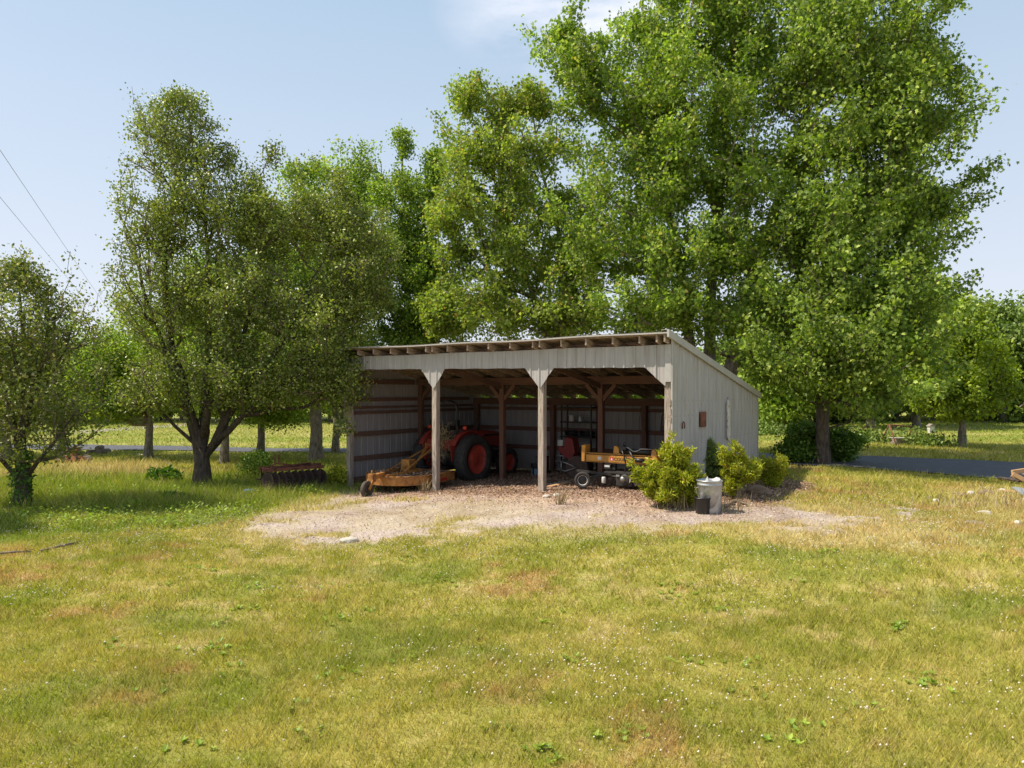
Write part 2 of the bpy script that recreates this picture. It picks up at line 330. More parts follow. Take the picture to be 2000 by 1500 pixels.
def turf_color(X, Y):
    a = fbm(X * .7, Y * .9, 3, 4); b = fbm(X * 3.1, Y * 3.4, 9, 4); c = fbm(X * .33, Y * .5, 21, 3); e = fbm(X * 10, Y * 10, 44, 3)
    v = sstep(.30, .66, a * .30 + b * .34 + e * .36 + .01)
    cc = lerp(G_GREEN, G_YEL, v)
    cc = lerp(cc, G_STRAW, sstep(.55, .68, b * .4 + c * .35 + e * .25) * .8)
    cc = lerp(cc, G_RUST, sstep(.58, .72, fbm(X * .9, Y * 1.1, 77, 5) * .75 + e * .25) * .75)
    cc = lerp(cc, G_LUSH, sstep(.56, .68, fbm(X * .8, Y * 1.3, 55, 5) * .75 + e * .25) * .55)
    nz = (fbm(X * .7, Y * .7, 91, 3) - .5) * 2
    st = 1 - sstep(-.6, .7, poly_sd(STRAW, X, Y) + nz)
    cc = lerp(cc, lerp(G_STRAW, G_RUST, sstep(.45, .6, b) * .8), st * .6)
    st = 1 - sstep(-.6, .5, poly_sd(STRAW2, X, Y) + nz)
    cc = lerp(cc, G_STRAW * .95, st * .75)
    lu = 1 - sstep(-.5, .6, poly_sd(LUSH, X, Y) + nz)
    cc = lerp(cc, lerp(G_LUSH, G_YEL, sstep(.55, .7, b) * .5), lu * .8)
    # turf fringe along the gravel is dry
    gd = poly_sd(GRAVEL, X, Y); cc = lerp(cc, G_STRAW, (1 - sstep(.0, .7, gd + nz * .5)) * .6)
    far = sstep(24, 30, Y); ff = lerp(np.array((.235, .28, .05)), np.array((.37, .36, .11)), sstep(.4, .6, fbm(X * .1, Y * .35, 71, 3)))
    cc = lerp(cc, ff, far * .85)
    return cc
def ground_color(X, Y):
    gr, mu_, nz, nz2 = masks(X, Y); cc = turf_color(X, Y) * .80
    b = fbm(X * 3, Y * 3, 13, 3)
    cc = lerp(cc, lerp(np.array((.29, .215, .175)), np.array((.45, .375, .34)), sstep(.3, .7, b * .6 + fbm(X * .8, Y * 1.5, 19, 3) * .4)), gr * .95)
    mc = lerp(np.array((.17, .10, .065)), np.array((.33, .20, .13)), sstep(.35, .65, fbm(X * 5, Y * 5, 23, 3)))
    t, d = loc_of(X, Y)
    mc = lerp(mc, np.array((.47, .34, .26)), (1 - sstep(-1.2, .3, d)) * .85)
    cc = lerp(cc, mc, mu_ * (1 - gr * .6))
    pa = 1 - sstep(-.2, .3, poly_sd(PATH, X, Y)); cc = lerp(cc, np.array((.34, .30, .27)), pa)
    return cc
def axis_steps(*segs):
    o = []
    for a, b, s in segs: o.append(np.arange(a, b, s))
    o.append(np.array([segs[-1][1]])); return np.concatenate(o)
xs = axis_steps((-3000, -600, 600), (-600, -100, 60), (-100, -32, 4), (-32, -14, .5), (-14, 14, .11), (14, 32, .5), (32, 100, 4), (100, 600, 60), (600, 3000, 600))
ys = axis_steps((-60, 0, 10), (0, 4, .8), (4, 24, .11), (24, 40, .35), (40, 120, 2.5), (120, 600, 40), (600, 6000, 600))
GX, GY = np.meshgrid(xs, ys); hx = hgt(GX, GY)
gr, mu_, _, _ = masks(GX, GY)
hx = hx + (fbm(GX * 4, GY * 4, 88, 2) - .5) * .025 * (GY < 40)
nx, ny = len(xs), len(ys); idx = np.arange(nx * ny).reshape(ny, nx)
F4 = np.stack([idx[:-1, :-1], idx[:-1, 1:], idx[1:, 1:], idx[1:, :-1]], -1).reshape(-1, 4)
gm, t = mat_new('ground_cover'); l = t.links.new
out = N(t, 'ShaderNodeOutputMaterial'); p = N(t, 'ShaderNodeBsdfPrincipled', Roughness=.95); l(p.outputs[0], out.inputs[0]); p.inputs['Specular IOR Level'].default_value = .15
at_ = N(t, 'ShaderNodeAttribute', attribute_name='tint'); g = N(t, 'ShaderNodeNewGeometry')
n1 = N(t, 'ShaderNodeTexNoise', Scale=28.0, Detail=8.0, Roughness=.75); l(g.outputs['Position'], n1.inputs['Vector'])
vo = N(t, 'ShaderNodeTexVoronoi', Scale=32.0); l(g.outputs['Position'], vo.inputs['Vector'])
mr = N(t, 'ShaderNodeMapRange'); mr.inputs['From Min'].default_value = .3; mr.inputs['From Max'].default_value = .7; mr.inputs['To Min'].default_value = .62; mr.inputs['To Max'].default_value = 1.38; l(n1.outputs['Fac'], mr.inputs['Value'])
hs = N(t, 'ShaderNodeHueSaturation'); l(at_.outputs['Color'], hs.inputs['Color']); l(mr.outputs[0], hs.inputs['Value'])
l(hs.outputs[0], p.inputs['Base Color'])
bp = N(t, 'ShaderNodeBump', Strength=.7, Distance=.03); l(n1.outputs['Fac'], bp.inputs['Height']); l(bp.outputs[0], p.inputs['Normal'])
tag(fast_mesh('ground', np.stack([GX, GY, hx], -1).reshape(-1, 3), [F4], gm, smooth=True, colors=ground_color(GX, GY).reshape(-1, 3)), kind='structure')

# asphalt drive that passes behind the shed
M['asphalt'] = surf('asphalt', (.085, .088, .105), (.06, .062, .075), scale=3, rough=.85, bump=.3, bscale=60, c3=(.11, .11, .125))
edge = [(-500,862,871),(0,868,876),(200,870,880),(450,875,883),(680,877,885),(900,880,889),(1200,884,897),(1490,888,908),(1620,891,912),(1750,895,920),(1880,899,930),(2000,905,941),(2200,915,960),(2500,932,985)]
V = []; nseg = 12
fa = [gp(x, a) for x, a, b in edge]; ne = [gp(x, b) for x, a, b in edge]
def resample(P, n=120):
    P = np.array([p[:2] for p in P]); s = np.concatenate([[0], np.cumsum(np.hypot(*np.diff(P, axis=0).T))]); q = np.linspace(0, s[-1], n)
    X_ = np.interp(q, s, P[:, 0]); Y_ = np.interp(q, s, P[:, 1])
    for _ in range(12): X_[1:-1] = (X_[:-2] + X_[2:] + X_[1:-1] * 2) / 4; Y_[1:-1] = (Y_[:-2] + Y_[2:] + Y_[1:-1] * 2) / 4
    return X_, Y_
FX, FY = resample(fa); NX, NY = resample(ne)
ROAD = list(zip(FX[::4], FY[::4])) + list(zip(NX[::-4], NY[::-4]))
wv = (fbm(np.arange(120) * .6, np.zeros(120), 4, 3) - .5) * .25
for k in range(9):
    tt = k / 8; X_ = FX * (1 - tt) + NX * tt; Y_ = FY * (1 - tt) + NY * tt + (wv if k in (0, 8) else 0)
    V.append(np.stack([X_, Y_, hgt(X_, Y_) + .035], -1))
V = np.stack(V); ii = np.arange(9 * 120).reshape(9, 120)
tag(fast_mesh('road', V.reshape(-1, 3), [np.stack([ii[1:, :-1], ii[1:, 1:], ii[:-1, 1:], ii[:-1, :-1]], -1).reshape(-1, 4)], M['asphalt'], smooth=True), kind='structure')

# far wooded hills
def hill(name, Y, x0, x1, z0, seed, m):
    n = 90; X_ = np.linspace(x0, x1, n); V = []; k = 8
    ridge = z0 * (.55 + .9 * fbm(X_ * 5 / Y, X_ * 0, seed, 4))
    for j in range(k):
        a = j / (k - 1); V.append(np.stack([X_, np.full(n, Y + a * Y * .35), -1 + ridge * math.sin(a * math.pi) ** .8], -1))
    V = np.stack(V); ii = np.arange(k * n).reshape(k, n)
    return tag(fast_mesh(name, V.reshape(-1, 3), [np.stack([ii[:-1, :-1], ii[:-1, 1:], ii[1:, 1:], ii[1:, :-1]], -1).reshape(-1, 4)], m, smooth=True), kind='structure')
M['hill'] = surf('wooded_hill', (.075, .11, .085), (.05, .08, .07), scale=.02, rough=1)
hill('hills', 1400, -2600, 2600, 95, 3, M['hill'])

# ---------------------------------------------------------------- leaf-scale scatter
def unit(a): return a / (np.linalg.norm(a, axis=-1, keepdims=True) + 1e-9)
LEAF4 = (np.array([(0,0,0),(.34,.30,.10),(.26,.74,.06),(0,1.08,0),(-.34,.30,.10),(-.26,.74,.06)]), [np.array([(0,1,2,3),(0,3,5,4)])])
LEAFM = (np.array([(0,0,0),(.46,.12,.10),(.26,.40,.05),(.52,.68,.10),(.20,.66,.03),(0,1.1,-.04),(-.46,.12,.10),(-.26,.40,.05),(-.52,.68,.10),(-.20,.66,.03)]),
         [np.array([(0,1,2),(2,3,4),(0,8,7),(7,6,0)]) if False else np.array([(0,1,2),(2,3,4),(0,7,6),(7,9,8)]), np.array([(0,2,4,5),(0,5,9,7)])])
BLADE = (np.array([(-.5,0,0),(.5,0,0),(.3,.55,.10),(-.3,.55,.10),(0,1,.32)]), [np.array([(0,1,2,3)]), np.array([(3,2,4)])])
BLADE1 = (np.array([(-.5,0,0),(.5,0,0),(0,1,.25)]), [np.array([(0,1,2)])])
QUAD = (np.array([(-.5,0,0),(.5,0,0),(.42,1,.05),(-.42,1,.05)]), [np.array([(0,1,2,3)])])
def scatter(name, P, axis, nrm, size, tmpl, mat, width=1.0, parent=None, colors=None, smooth=False):
    tv, tf = tmpl; n = len(P); k = len(tv)
    a = unit(axis); s = unit(np.cross(a, nrm)); u = np.cross(s, a)
    sz = np.broadcast_to(size, (n,)).reshape(n, 1, 1); wd = np.broadcast_to(width, (n,)).reshape(n, 1, 1)
    V = P[:, None, :] + s[:, None, :] * tv[None, :, 0:1] * sz * wd + a[:, None, :] * tv[None, :, 1:2] * sz + u[:, None, :] * tv[None, :, 2:3] * sz
    off = (np.arange(n) * k).reshape(n, 1, 1)
    F = [(f[None] + off).reshape(-1, f.shape[1]) for f in tf]
    c = None if colors is None else np.repeat(colors, k, axis=0)
    return fast_mesh(name, V.reshape(-1, 3), F, mat, parent, smooth, c)
def rand_dir(n, up=0.0):
    v = rng.normal(size=(n, 3)); v = unit(v); v[:, 2] += up; return unit(v)

# ---------------------------------------------------------------- turf, clover, weeds, chips
def inside_shed(X, Y, m=.15):
    t, d = loc_of(X, Y); return (t > -m) & (t < 9.15 + m) & (d > -.1) & (d < 5.8)
def sample_band(y0, y1, n, extra=1.04, power=1.0):
    Y = y0 + (y1 - y0) * rng.random(n) ** power; hw = Y * 1000 / FPX * extra + .3
    # keep density even over the trapezoid
    keep = rng.random(n) < (hw / (y1 * 1000 / FPX * extra + .3)); Y = Y[keep]; hw = hw[keep]
    X = (rng.random(len(Y)) * 2 - 1) * hw; return X, Y
GV = []; 
def blades(name_n, y0, y1, n, h0, h1, w0, tmpl, seedcol=1.0):
    X, Y = sample_band(y0, y1, n)
    gr, mu_, nz, nz2 = masks(X, Y); rd = poly_sd(ROAD, X, Y) < .05
    keep = (rng.random(len(X)) > sstep(.22, .62, np.maximum(gr, mu_)) * .985) & ~rd & ~inside_shed(X, Y)
    X, Y = X[keep], Y[keep]; cc = turf_color(X, Y)
    dry = rng.random(len(X)); jit = rng.uniform(.55, 1.6, (len(X), 1))
    cc = cc * jit; cc = lerp(cc, np.broadcast_to(G_STRAW, cc.shape), (dry > .86) * .7)
    cc = lerp(cc, np.broadcast_to(np.array((.24, .33, .045)), cc.shape), (dry < .16) * .5)
    lu = 1 - sstep(-.8, .5, poly_sd(LUSH, X, Y)); s2 = 1 - sstep(-.8, .5, poly_sd(STRAW2, X, Y)); s3 = 1 - sstep(-.5, .5, poly_sd(STRAW, X, Y) )
    tall = 1 + lu * (Y > 15.5) * 1.6 + s2 * 1.0 + s3 * .1
    hgt_ = rng.uniform(h0, h1, len(X)) * (.35 + 1.1 * fbm(X * 2.2, Y * 2.6, 12, 4) + .5 * sstep(.5, .7, fbm(X * 7, Y * 7, 14, 2))) * tall
    P = np.stack([X, Y, hgt(X, Y) - .005], -1)
    ang = rng.random(len(X)) * 2 * np.pi; lean = rng.uniform(.15, 1.0, len(X))
    ax = np.stack([np.cos(ang) * lean, np.sin(ang) * lean, np.ones(len(X))], -1)
    nr = np.stack([-np.sin(ang + rng.normal(0, .8, len(X))), np.cos(ang), .3 * np.ones(len(X))], -1)
    return P, ax, nr, hgt_, np.full(len(X), w0) / hgt_ * (.7 + .6 * rng.random(len(X))), cc
def emit(name, parts, tmpl, mat):
    P, ax, nr, s, w_, cc = [np.concatenate([q[i] for q in parts]) for i in range(6)]
    return scatter(name, P, ax, nr, s, tmpl, mat, width=w_, colors=cc)
DENS = 1.0
near = [blades(0, 4.4, 8, int(190000 * DENS), .030, .085, .0075, BLADE), blades(0, 8, 13, int(190000 * DENS), .035, .09, .011, BLADE)]
tag(emit('lawn_grass', near, BLADE1, M['grass']), kind='stuff')
mid = [blades(0, 13, 19, int(110000 * DENS), .05, .12, .018, BLADE1), blades(0, 19, 30, int(90000 * DENS), .06, .14, .03, BLADE1), blades(0, 30, 60, int(120000 * DENS), .05, .12, .05, BLADE1)]
tag(emit('field_grass', mid, BLADE1, M['grass']), kind='stuff')
# clover heads
X, Y = sample_band(4.4, 17, 26000); cl = sstep(.52, .70, fbm(X * .7, Y * 1.0, 66, 4)); gr, mu_, _, _ = masks(X, Y)
fringe = (np.abs(poly_sd(GRAVEL, X, Y) - .9) < .8) * .55
k_ = (rng.random(len(X)) < (cl * .8 + fringe * .8 + .08) * .85) & (gr < .3) & (mu_ < .3) & (Y > 4.4)
X, Y = X[k_], Y[k_]
octv = np.array([(0,0,.0),(.5,0,.45),(0,.5,.45),(-.5,0,.45),(0,-.5,.45),(0,0,.95)]); octf = [np.array([(0,2,1),(0,3,2),(0,4,3),(0,1,4),(5,1,2),(5,2,3),(5,3,4),(5,4,1)])]
P = np.stack([X, Y, hgt(X, Y) + .05 + .03 * rng.random(len(X))], -1); one = np.ones(len(X))
tag(scatter('clover_flowers', P, np.stack([0*one, one, 0*one], -1), np.stack([0*one, 0*one, -one], -1), rng.uniform(.013, .026, len(X)), (octv[:, [0, 1, 2]], octf), M['clover']), kind='stuff')
# broad-leaved weeds in rosettes
wc = [(1690,1385),(580,1400),(560,1165),(640,1150),(900,1240),(390,1270),(230,1260),(1310,1165),(590,1440),(660,1320),(1320,1145),(860,1130),(480,1190),(420,1220),(1550,1130),(720,1200),(1100,1290),(1820,1330),(330,1140),(1450,1300),(985,1420)]
PP = []; AA = []; SS = []
for (x, y) in wc + [(rng.uniform(20, 1980), rng.uniform(1075, 1480)) for _ in range(22)]:
    c = gp(x, y)
    for q in range(rng.integers(3, 9)):
        cx, cy = c.x + rng.normal(0, .11), c.y + rng.normal(0, .09); m_ = rng.integers(5, 10)
        for r_ in range(m_):
            a = rng.random() * 6.28; PP.append((cx, cy, float(hgt(cx, cy)) + .01)); AA.append((math.cos(a), math.sin(a), rng.uniform(.25, .9))); SS.append(rng.uniform(.025, .06))
for _ in range(420):
    c = gp(rng.uniform(0, 640), rng.uniform(935, 1035))
    if float(masks(np.array([c.x]), np.array([c.y]))[0][0]) > .2: continue
    for r_ in range(rng.integers(4, 12)):
        a = rng.random() * 6.28; PP.append((c.x + rng.normal(0, .12), c.y + rng.normal(0, .12), c.z + rng.uniform(.02, .2))); AA.append((math.cos(a), math.sin(a), rng.uniform(-.1, .8))); SS.append(rng.uniform(.03, .085))
PP = np.array(PP); AA = np.array(AA)
tag(scatter('broadleaf_weeds', PP, AA, np.tile((0, 0, 1.), (len(PP), 1)) + rng.normal(0, .1, PP.shape), np.array(SS), LEAF4, M['weed'], width=.8), kind='stuff')
# wood chips, leaf litter and gravel
def chips(name, pts_mask, n, s0, s1, mat, box):
    t_ = rng.uniform(*box[0], n); d_ = rng.uniform(*box[1], n); X = OX + t_ * CT + d_ * ST; Y = OY - t_ * ST + d_ * CT
    gr, mu_, _, _ = masks(X, Y); k = pts_mask(gr, mu_, t_, d_, X, Y); X, Y = X[k], Y[k]; n = len(X)
    P = np.stack([X, Y, hgt(X, Y) + rng.uniform(.002, .03, n)], -1); ax = rng.normal(size=(n, 3)); ax[:, 2] *= .30; nr = rng.normal(size=(n, 3)) * .35; nr[:, 2] += 1
    return tag(scatter(name, P, ax, nr, rng.uniform(s0, s1, n), QUAD, mat, width=rng.uniform(.25, .8, n)), kind='stuff')
def islandmat(name, stops, rough=.9):
    m, t = mat_new(name); l = t.links.new; out = N(t, 'ShaderNodeOutputMaterial'); p = N(t, 'ShaderNodeBsdfPrincipled', Roughness=rough); g = N(t, 'ShaderNodeNewGeometry'); r = ramp(t, stops)
    l(g.outputs['Random Per Island'], r.inputs[0]); l(r.outputs[0], p.inputs['Base Color']); l(p.outputs[0], out.inputs[0]); return m
M['chips'] = islandmat('chips', [(0, (.13, .075, .05)), (.4, (.24, .145, .095)), (.75, (.36, .23, .15)), (.94, (.46, .33, .24)), (1, (.60, .50, .42))])
M['gravel'] = islandmat('gravel_bits', [(0, (.20, .13, .10)), (.25, (.33, .24, .20)), (.6, (.43, .345, .30)), (.88, (.52, .45, .41)), (1, (.66, .62, .59))])
chips('wood_chips', lambda gr, mu_, t_, d_, X, Y: (rng.random(len(X)) < mu_ * (1 - gr * .75) * (.35 + .65 * sstep(-1.3, .2, d_))) , 130000, .014, .045, M['chips'], ((-.5, 11.5), (-2.2, 5.6)))
chips('gravel', lambda gr, mu_, t_, d_, X, Y: (rng.random(len(X)) < gr) & (Y < 20), 110000, .010, .030, M['gravel'], ((-4, 16), (-7, 2)))

# ---------------------------------------------------------------- trees
def grow(stems, tips, bf=.35, pen=1.2, seg=.7, wob=.10, r_tip=.007, rpow=.48, droop=0.0):
    """stems: list of ([points], r0, r1); returns nodes, parent, radius, tip node ids"""
    n_max = len(tips) * 14 + 400
    P = np.zeros((n_max, 3)); par = -np.ones(n_max, int); pl = np.zeros(n_max); rmin = np.zeros(n_max); n = 0
    for pts, r0, r1, *rest in stems:
        pts = [np.array(p, float) for p in pts]
        # resample
        Q = [pts[0]]
        for a, b in zip(pts[:-1], pts[1:]):
            m = max(1, int(np.linalg.norm(b - a) / .5))
            for j in range(1, m + 1): Q.append(a + (b - a) * j / m + rng.normal(0, .03, 3) * (j < m))
        for j, q in enumerate(Q):
            if j == 0 and n > 0:
                dd = np.linalg.norm(P[:n] - q, axis=1); par[n] = int(dd.argmin()); pl[n] = pl[par[n]] + dd.min()
                if dd.min() < .02: q = q + .03
            elif j > 0: par[n] = n - 1; pl[n] = pl[n - 1] + np.linalg.norm(q - P[n - 1])
            P[n] = q; rmin[n] = r0 + (r1 - r0) * (j / max(1, len(Q) - 1)); n += 1
    n_stem = n
    ok = np.zeros(n_max, bool)
    zlow = min(P[:n, 2]) + .9
    ok[:n] = P[:n, 2] > zlow
    if not ok[:n].any(): ok[:n] = True
    d0 = np.array([np.linalg.norm(P[:n][ok[:n]] - t_, axis=1).min() for t_ in tips]); order = np.argsort(d0 + rng.normal(0, .3, len(d0)))
    tip_ids = []
    for ti in order:
        t_ = tips[ti]; v = t_ - P[:n]; dd = np.linalg.norm(v, axis=1); hd = np.hypot(v[:, 0], v[:, 1])
        cost = dd + bf * pl[:n] + pen * np.maximum(0, P[:n, 2] - t_[2] + .35 * hd) + (~ok[:n]) * 1e6
        b = int(cost.argmin()); L_ = dd[b]; m = max(1, int(math.ceil(L_ / seg)))
        a = P[b].copy(); prev = b; side = rng.normal(0, 1, 3) * wob * L_ * .35; sag = np.array([0, 0, -.10 * L_ if hd[b] > .3 * L_ else 0])
        for j in range(1, m + 1):
            f = j / m; q = a + (t_ - a) * f + (side + sag) * math.sin(math.pi * f) + (rng.normal(0, .03, 3) if j < m else 0)
            if n >= n_max: break
            P[n] = q; par[n] = prev; pl[n] = pl[prev] + np.linalg.norm(q - P[prev]); ok[n] = True; prev = n; n += 1
        tip_ids.append(prev)
    P = P[:n]; par = par[:n]; rmin = rmin[:n]; cnt = np.zeros(n)
    ch = np.zeros(n, int)
    for i in range(n - 1, 0, -1):
        if i in (): pass
    tipset = np.zeros(n, bool); tipset[tip_ids] = True
    cnt += tipset
    order_ = np.arange(n)[::-1]
    for i in order_:
        if par[i] >= 0: cnt[par[i]] += cnt[i]
    r = r_tip * np.maximum(cnt, 1) ** rpow; r[:n_stem] = np.where(rmin[:n_stem] > 0, rmin[:n_stem], r[:n_stem])
    for i in range(n_stem, n):
        r[i] = min(r[i], r[par[i]] * .85)
    return P, par, r, np.array(tip_ids), n_stem, cnt
def limb_mesh(name, P, par, r, cnt, sel, mat, parent, k=6, rough=0.0, flare=None):
    """tapered tubes along the skeleton for the chosen nodes"""
    V = []; F = []; ring = {}; base = 0
    ids = [i for i in range(len(P)) if par[i] >= 0 and sel[i]]
    main = {}
    for i in ids:
        p = par[i]
        if p not in main or cnt[i] + r[i] * 1000 > cnt[main[p]] + r[main[p]] * 1000: main[p] = i
    ca = np.cos(np.arange(k) * 2 * np.pi / k); sa = np.sin(np.arange(k) * 2 * np.pi / k)
    def mk(c, d, rad):
        nonlocal base
        d = d / (np.linalg.norm(d) + 1e-9); ref = np.array([1., 0, 0]) if abs(d[0]) < .8 else np.array([0, 1., 0])
        a = np.cross(d, ref); a /= np.linalg.norm(a); b = np.cross(d, a)
        rr = rad * (1 + rough * rng.normal(0, 1, k)) if rough else rad
        V.append(c + (ca * rr)[:, None] * a + (sa * rr)[:, None] * b if rough else c + rad * (ca[:, None] * a + sa[:, None] * b)); base += k; return base - k
    for i in ids:
        p = par[i]; d = P[i] - P[p]
        if main[p] == i and p in ring: r0 = ring[p]
        else: r0 = mk(P[p], d, min(r[p], r[i] * 1.25) if not (par[p] < 0) else r[p])
        nxt = main.get(i); d2 = d if nxt is None else d + (P[nxt] - P[i]); r1 = mk(P[i], d2, r[i]); ring[i] = r1
        for j in range(k): F.append((r0 + j, r0 + (j + 1) % k, r1 + (j + 1) % k, r1 + j))
    caps = []
    for i in ids:
        if i not in main and r[i] > .02:
            V.append((P[i] + (P[i] - P[par[i]]) / (np.linalg.norm(P[i] - P[par[i]]) + 1e-9) * r[i] * .7)[None]); caps += [(ring[i] + j, ring[i] + (j + 1) % k, base) for j in range(k)]; base += 1
    return fast_mesh(name, np.concatenate(V), [np.array(F)] + ([np.array(caps)] if caps else []), mat, parent, smooth=True)
def gapn(p, f, s):
    q = p * f + s
    return (np.sin(q[:, 0] * 1.7 + np.sin(q[:, 2] * 1.3 + s)) + np.sin(q[:, 1] * 1.9 + np.sin(q[:, 0] * 1.1)) + np.sin(q[:, 2] * 2.1 + np.sin(q[:, 1] * 1.4 + 2 * s)) + .7 * np.sin(q[:, 0] * 4.1 + q[:, 2] * 3.3) + .7 * np.sin(q[:, 2] * 4.7 - q[:, 1] * 3.9)) / 4.4
def shoots(lobes, n, Y, l0, l1, upw=.8):
    Wt = np.array([lb[2] * lb[3] for lb in lobes], float); out = []
    for k in rng.choice(len(lobes), n, p=Wt / Wt.sum()):
        x, y, rx, ry, rd, dy, _ = lobes[k]; c = at(x, y, Y); c = np.array((c.x, c.y + dy, c.z)); v = rng.normal(size=3); v[2] = abs(v[2]) * .8 - .15; v /= np.linalg.norm(v)
        p = c + v * np.array((rx * Y / FPX, rd, ry * Y / FPX)) * .92; d = v + np.array((0, 0, upw)) ; d /= np.linalg.norm(d); L_ = rng.uniform(l0, l1)
        for f in np.arange(.2, 1.01, .2): out.append(p + d * L_ * f + rng.normal(0, .05, 3))
    return np.array(out)
GAPK = [1.9]
def lobe_points(lobes, n, Y, shell=.33, seed=0, gap=.0, gf=1.1):
    if gap > -1:
        s = rng.uniform(0, 9); P = lobe_points(lobes, int(n * GAPK[0]), Y, shell, seed, gap=-2); g = gapn(P, gf, s); k = np.argsort(-g)[:n]; return P[k]
    """lobes: (px, py, rpx, rpy, depth radius m, depth offset m, weight)"""
    Wt = np.array([lb[6] for lb in lobes], float); ks = rng.choice(len(lobes), n, p=Wt / Wt.sum()); pts = []
    for k in ks:
        x, y, rx, ry, rd, dy, _ = lobes[k]; c = at(x, y, Y); sx = rx * Y / FPX; sz = ry * Y / FPX
        v = rng.normal(size=3); v /= np.linalg.norm(v); v *= rng.random() ** shell * rng.uniform(.86, 1.08)
        pts.append((c.x + v[0] * sx, c.y + dy + v[1] * rd, c.z + v[2] * sz))
    return np.array(pts)
def tree(name, base, lobes, stems, n_tips, per, size, leaf, bark, label, cat='tree', group=None, spread=.2, bf=.35, pen=1.2, r_tip=.007, hang=.0, up=.5, tmpl=LEAF4,
         shell=.33, zmin=None, seg=.7, twig=None, extra=(), rpow=.48, rough=.12, inner=.35, parts=('crown', 'trunk'), sparse=None, gap=0, gf=1.1, nsh=0, sl=(.5, 1.2), supw=.8, axup=None):
    bx, by, bz = base; root = empty(name, (bx, by, bz), 0, label=label, cat=cat, group=group)
    tips = lobe_points(lobes, n_tips, by, shell, gap=gap, gf=gf)
    if nsh: tips = np.concatenate([tips, shoots(lobes, nsh, by, *sl, upw=supw)])
    if len(extra): tips = np.concatenate([tips, np.array(extra)])
    if zmin is not None: tips = tips[tips[:, 2] > zmin]
    P, par, r, tid, ns, cnt = grow(stems, tips, bf, pen, seg=seg, r_tip=r_tip, rpow=rpow)
    off = np.array([bx, by, bz])
    # root flare
    low = (P[:, 2] < bz + .25) & (np.arange(len(P)) < ns); r = np.where(low, r * 1.25, r)
    Pl = P - off
    big = (r > .03) | (np.arange(len(P)) < ns)
    sel = big.copy()
    limb_mesh(parts[1], Pl, par, r, cnt, sel, bark, root, k=9, rough=rough * .5)
    if (~sel & (par >= 0)).any(): limb_mesh('branches', Pl, par, r, cnt, ~sel, twig or bark, root, k=4)
    # foliage: clumps at tips and a little along thin wood
    w_ids = np.where((r < .03) & (np.arange(len(P)) >= ns))[0]
    n1 = int(len(tid) * per); src = rng.choice(tid, n1); n2 = int(n1 * inner); src2 = rng.choice(w_ids, n2) if len(w_ids) else np.zeros(0, int)
    s_ = np.concatenate([src, src2]); pr = par[s_]; f = rng.random((len(s_), 1)) * np.where(np.arange(len(s_)) < n1, 1.0, 1.0)[:, None]
    p0 = Pl[s_] * (1 - f * .6) + Pl[pr] * f * .6
    dens = 1 if sparse is None else sparse
    g_ = rng.normal(0, 1, (len(s_), 3)) * np.array([spread, spread, spread * .75]); g_[:, 2] -= hang * np.abs(rng.normal(0, spread, len(s_)))
    p0 = p0 + g_
    if sparse is not None:
        q = sparse(p0 + off); kk = rng.random(len(p0)) < q; p0 = p0[kk]
    p0 = p0[p0[:, 2] > .05]
    m_ = len(p0); ax = rand_dir(m_, (-.25 - hang) if axup is None else axup); nr = rand_dir(m_, up)
    scatter(parts[0], p0, ax, nr, size * rng.uniform(.65, 1.25, m_), tmpl, leaf, width=rng.uniform(.8, 1.1, m_), parent=root)
    return root

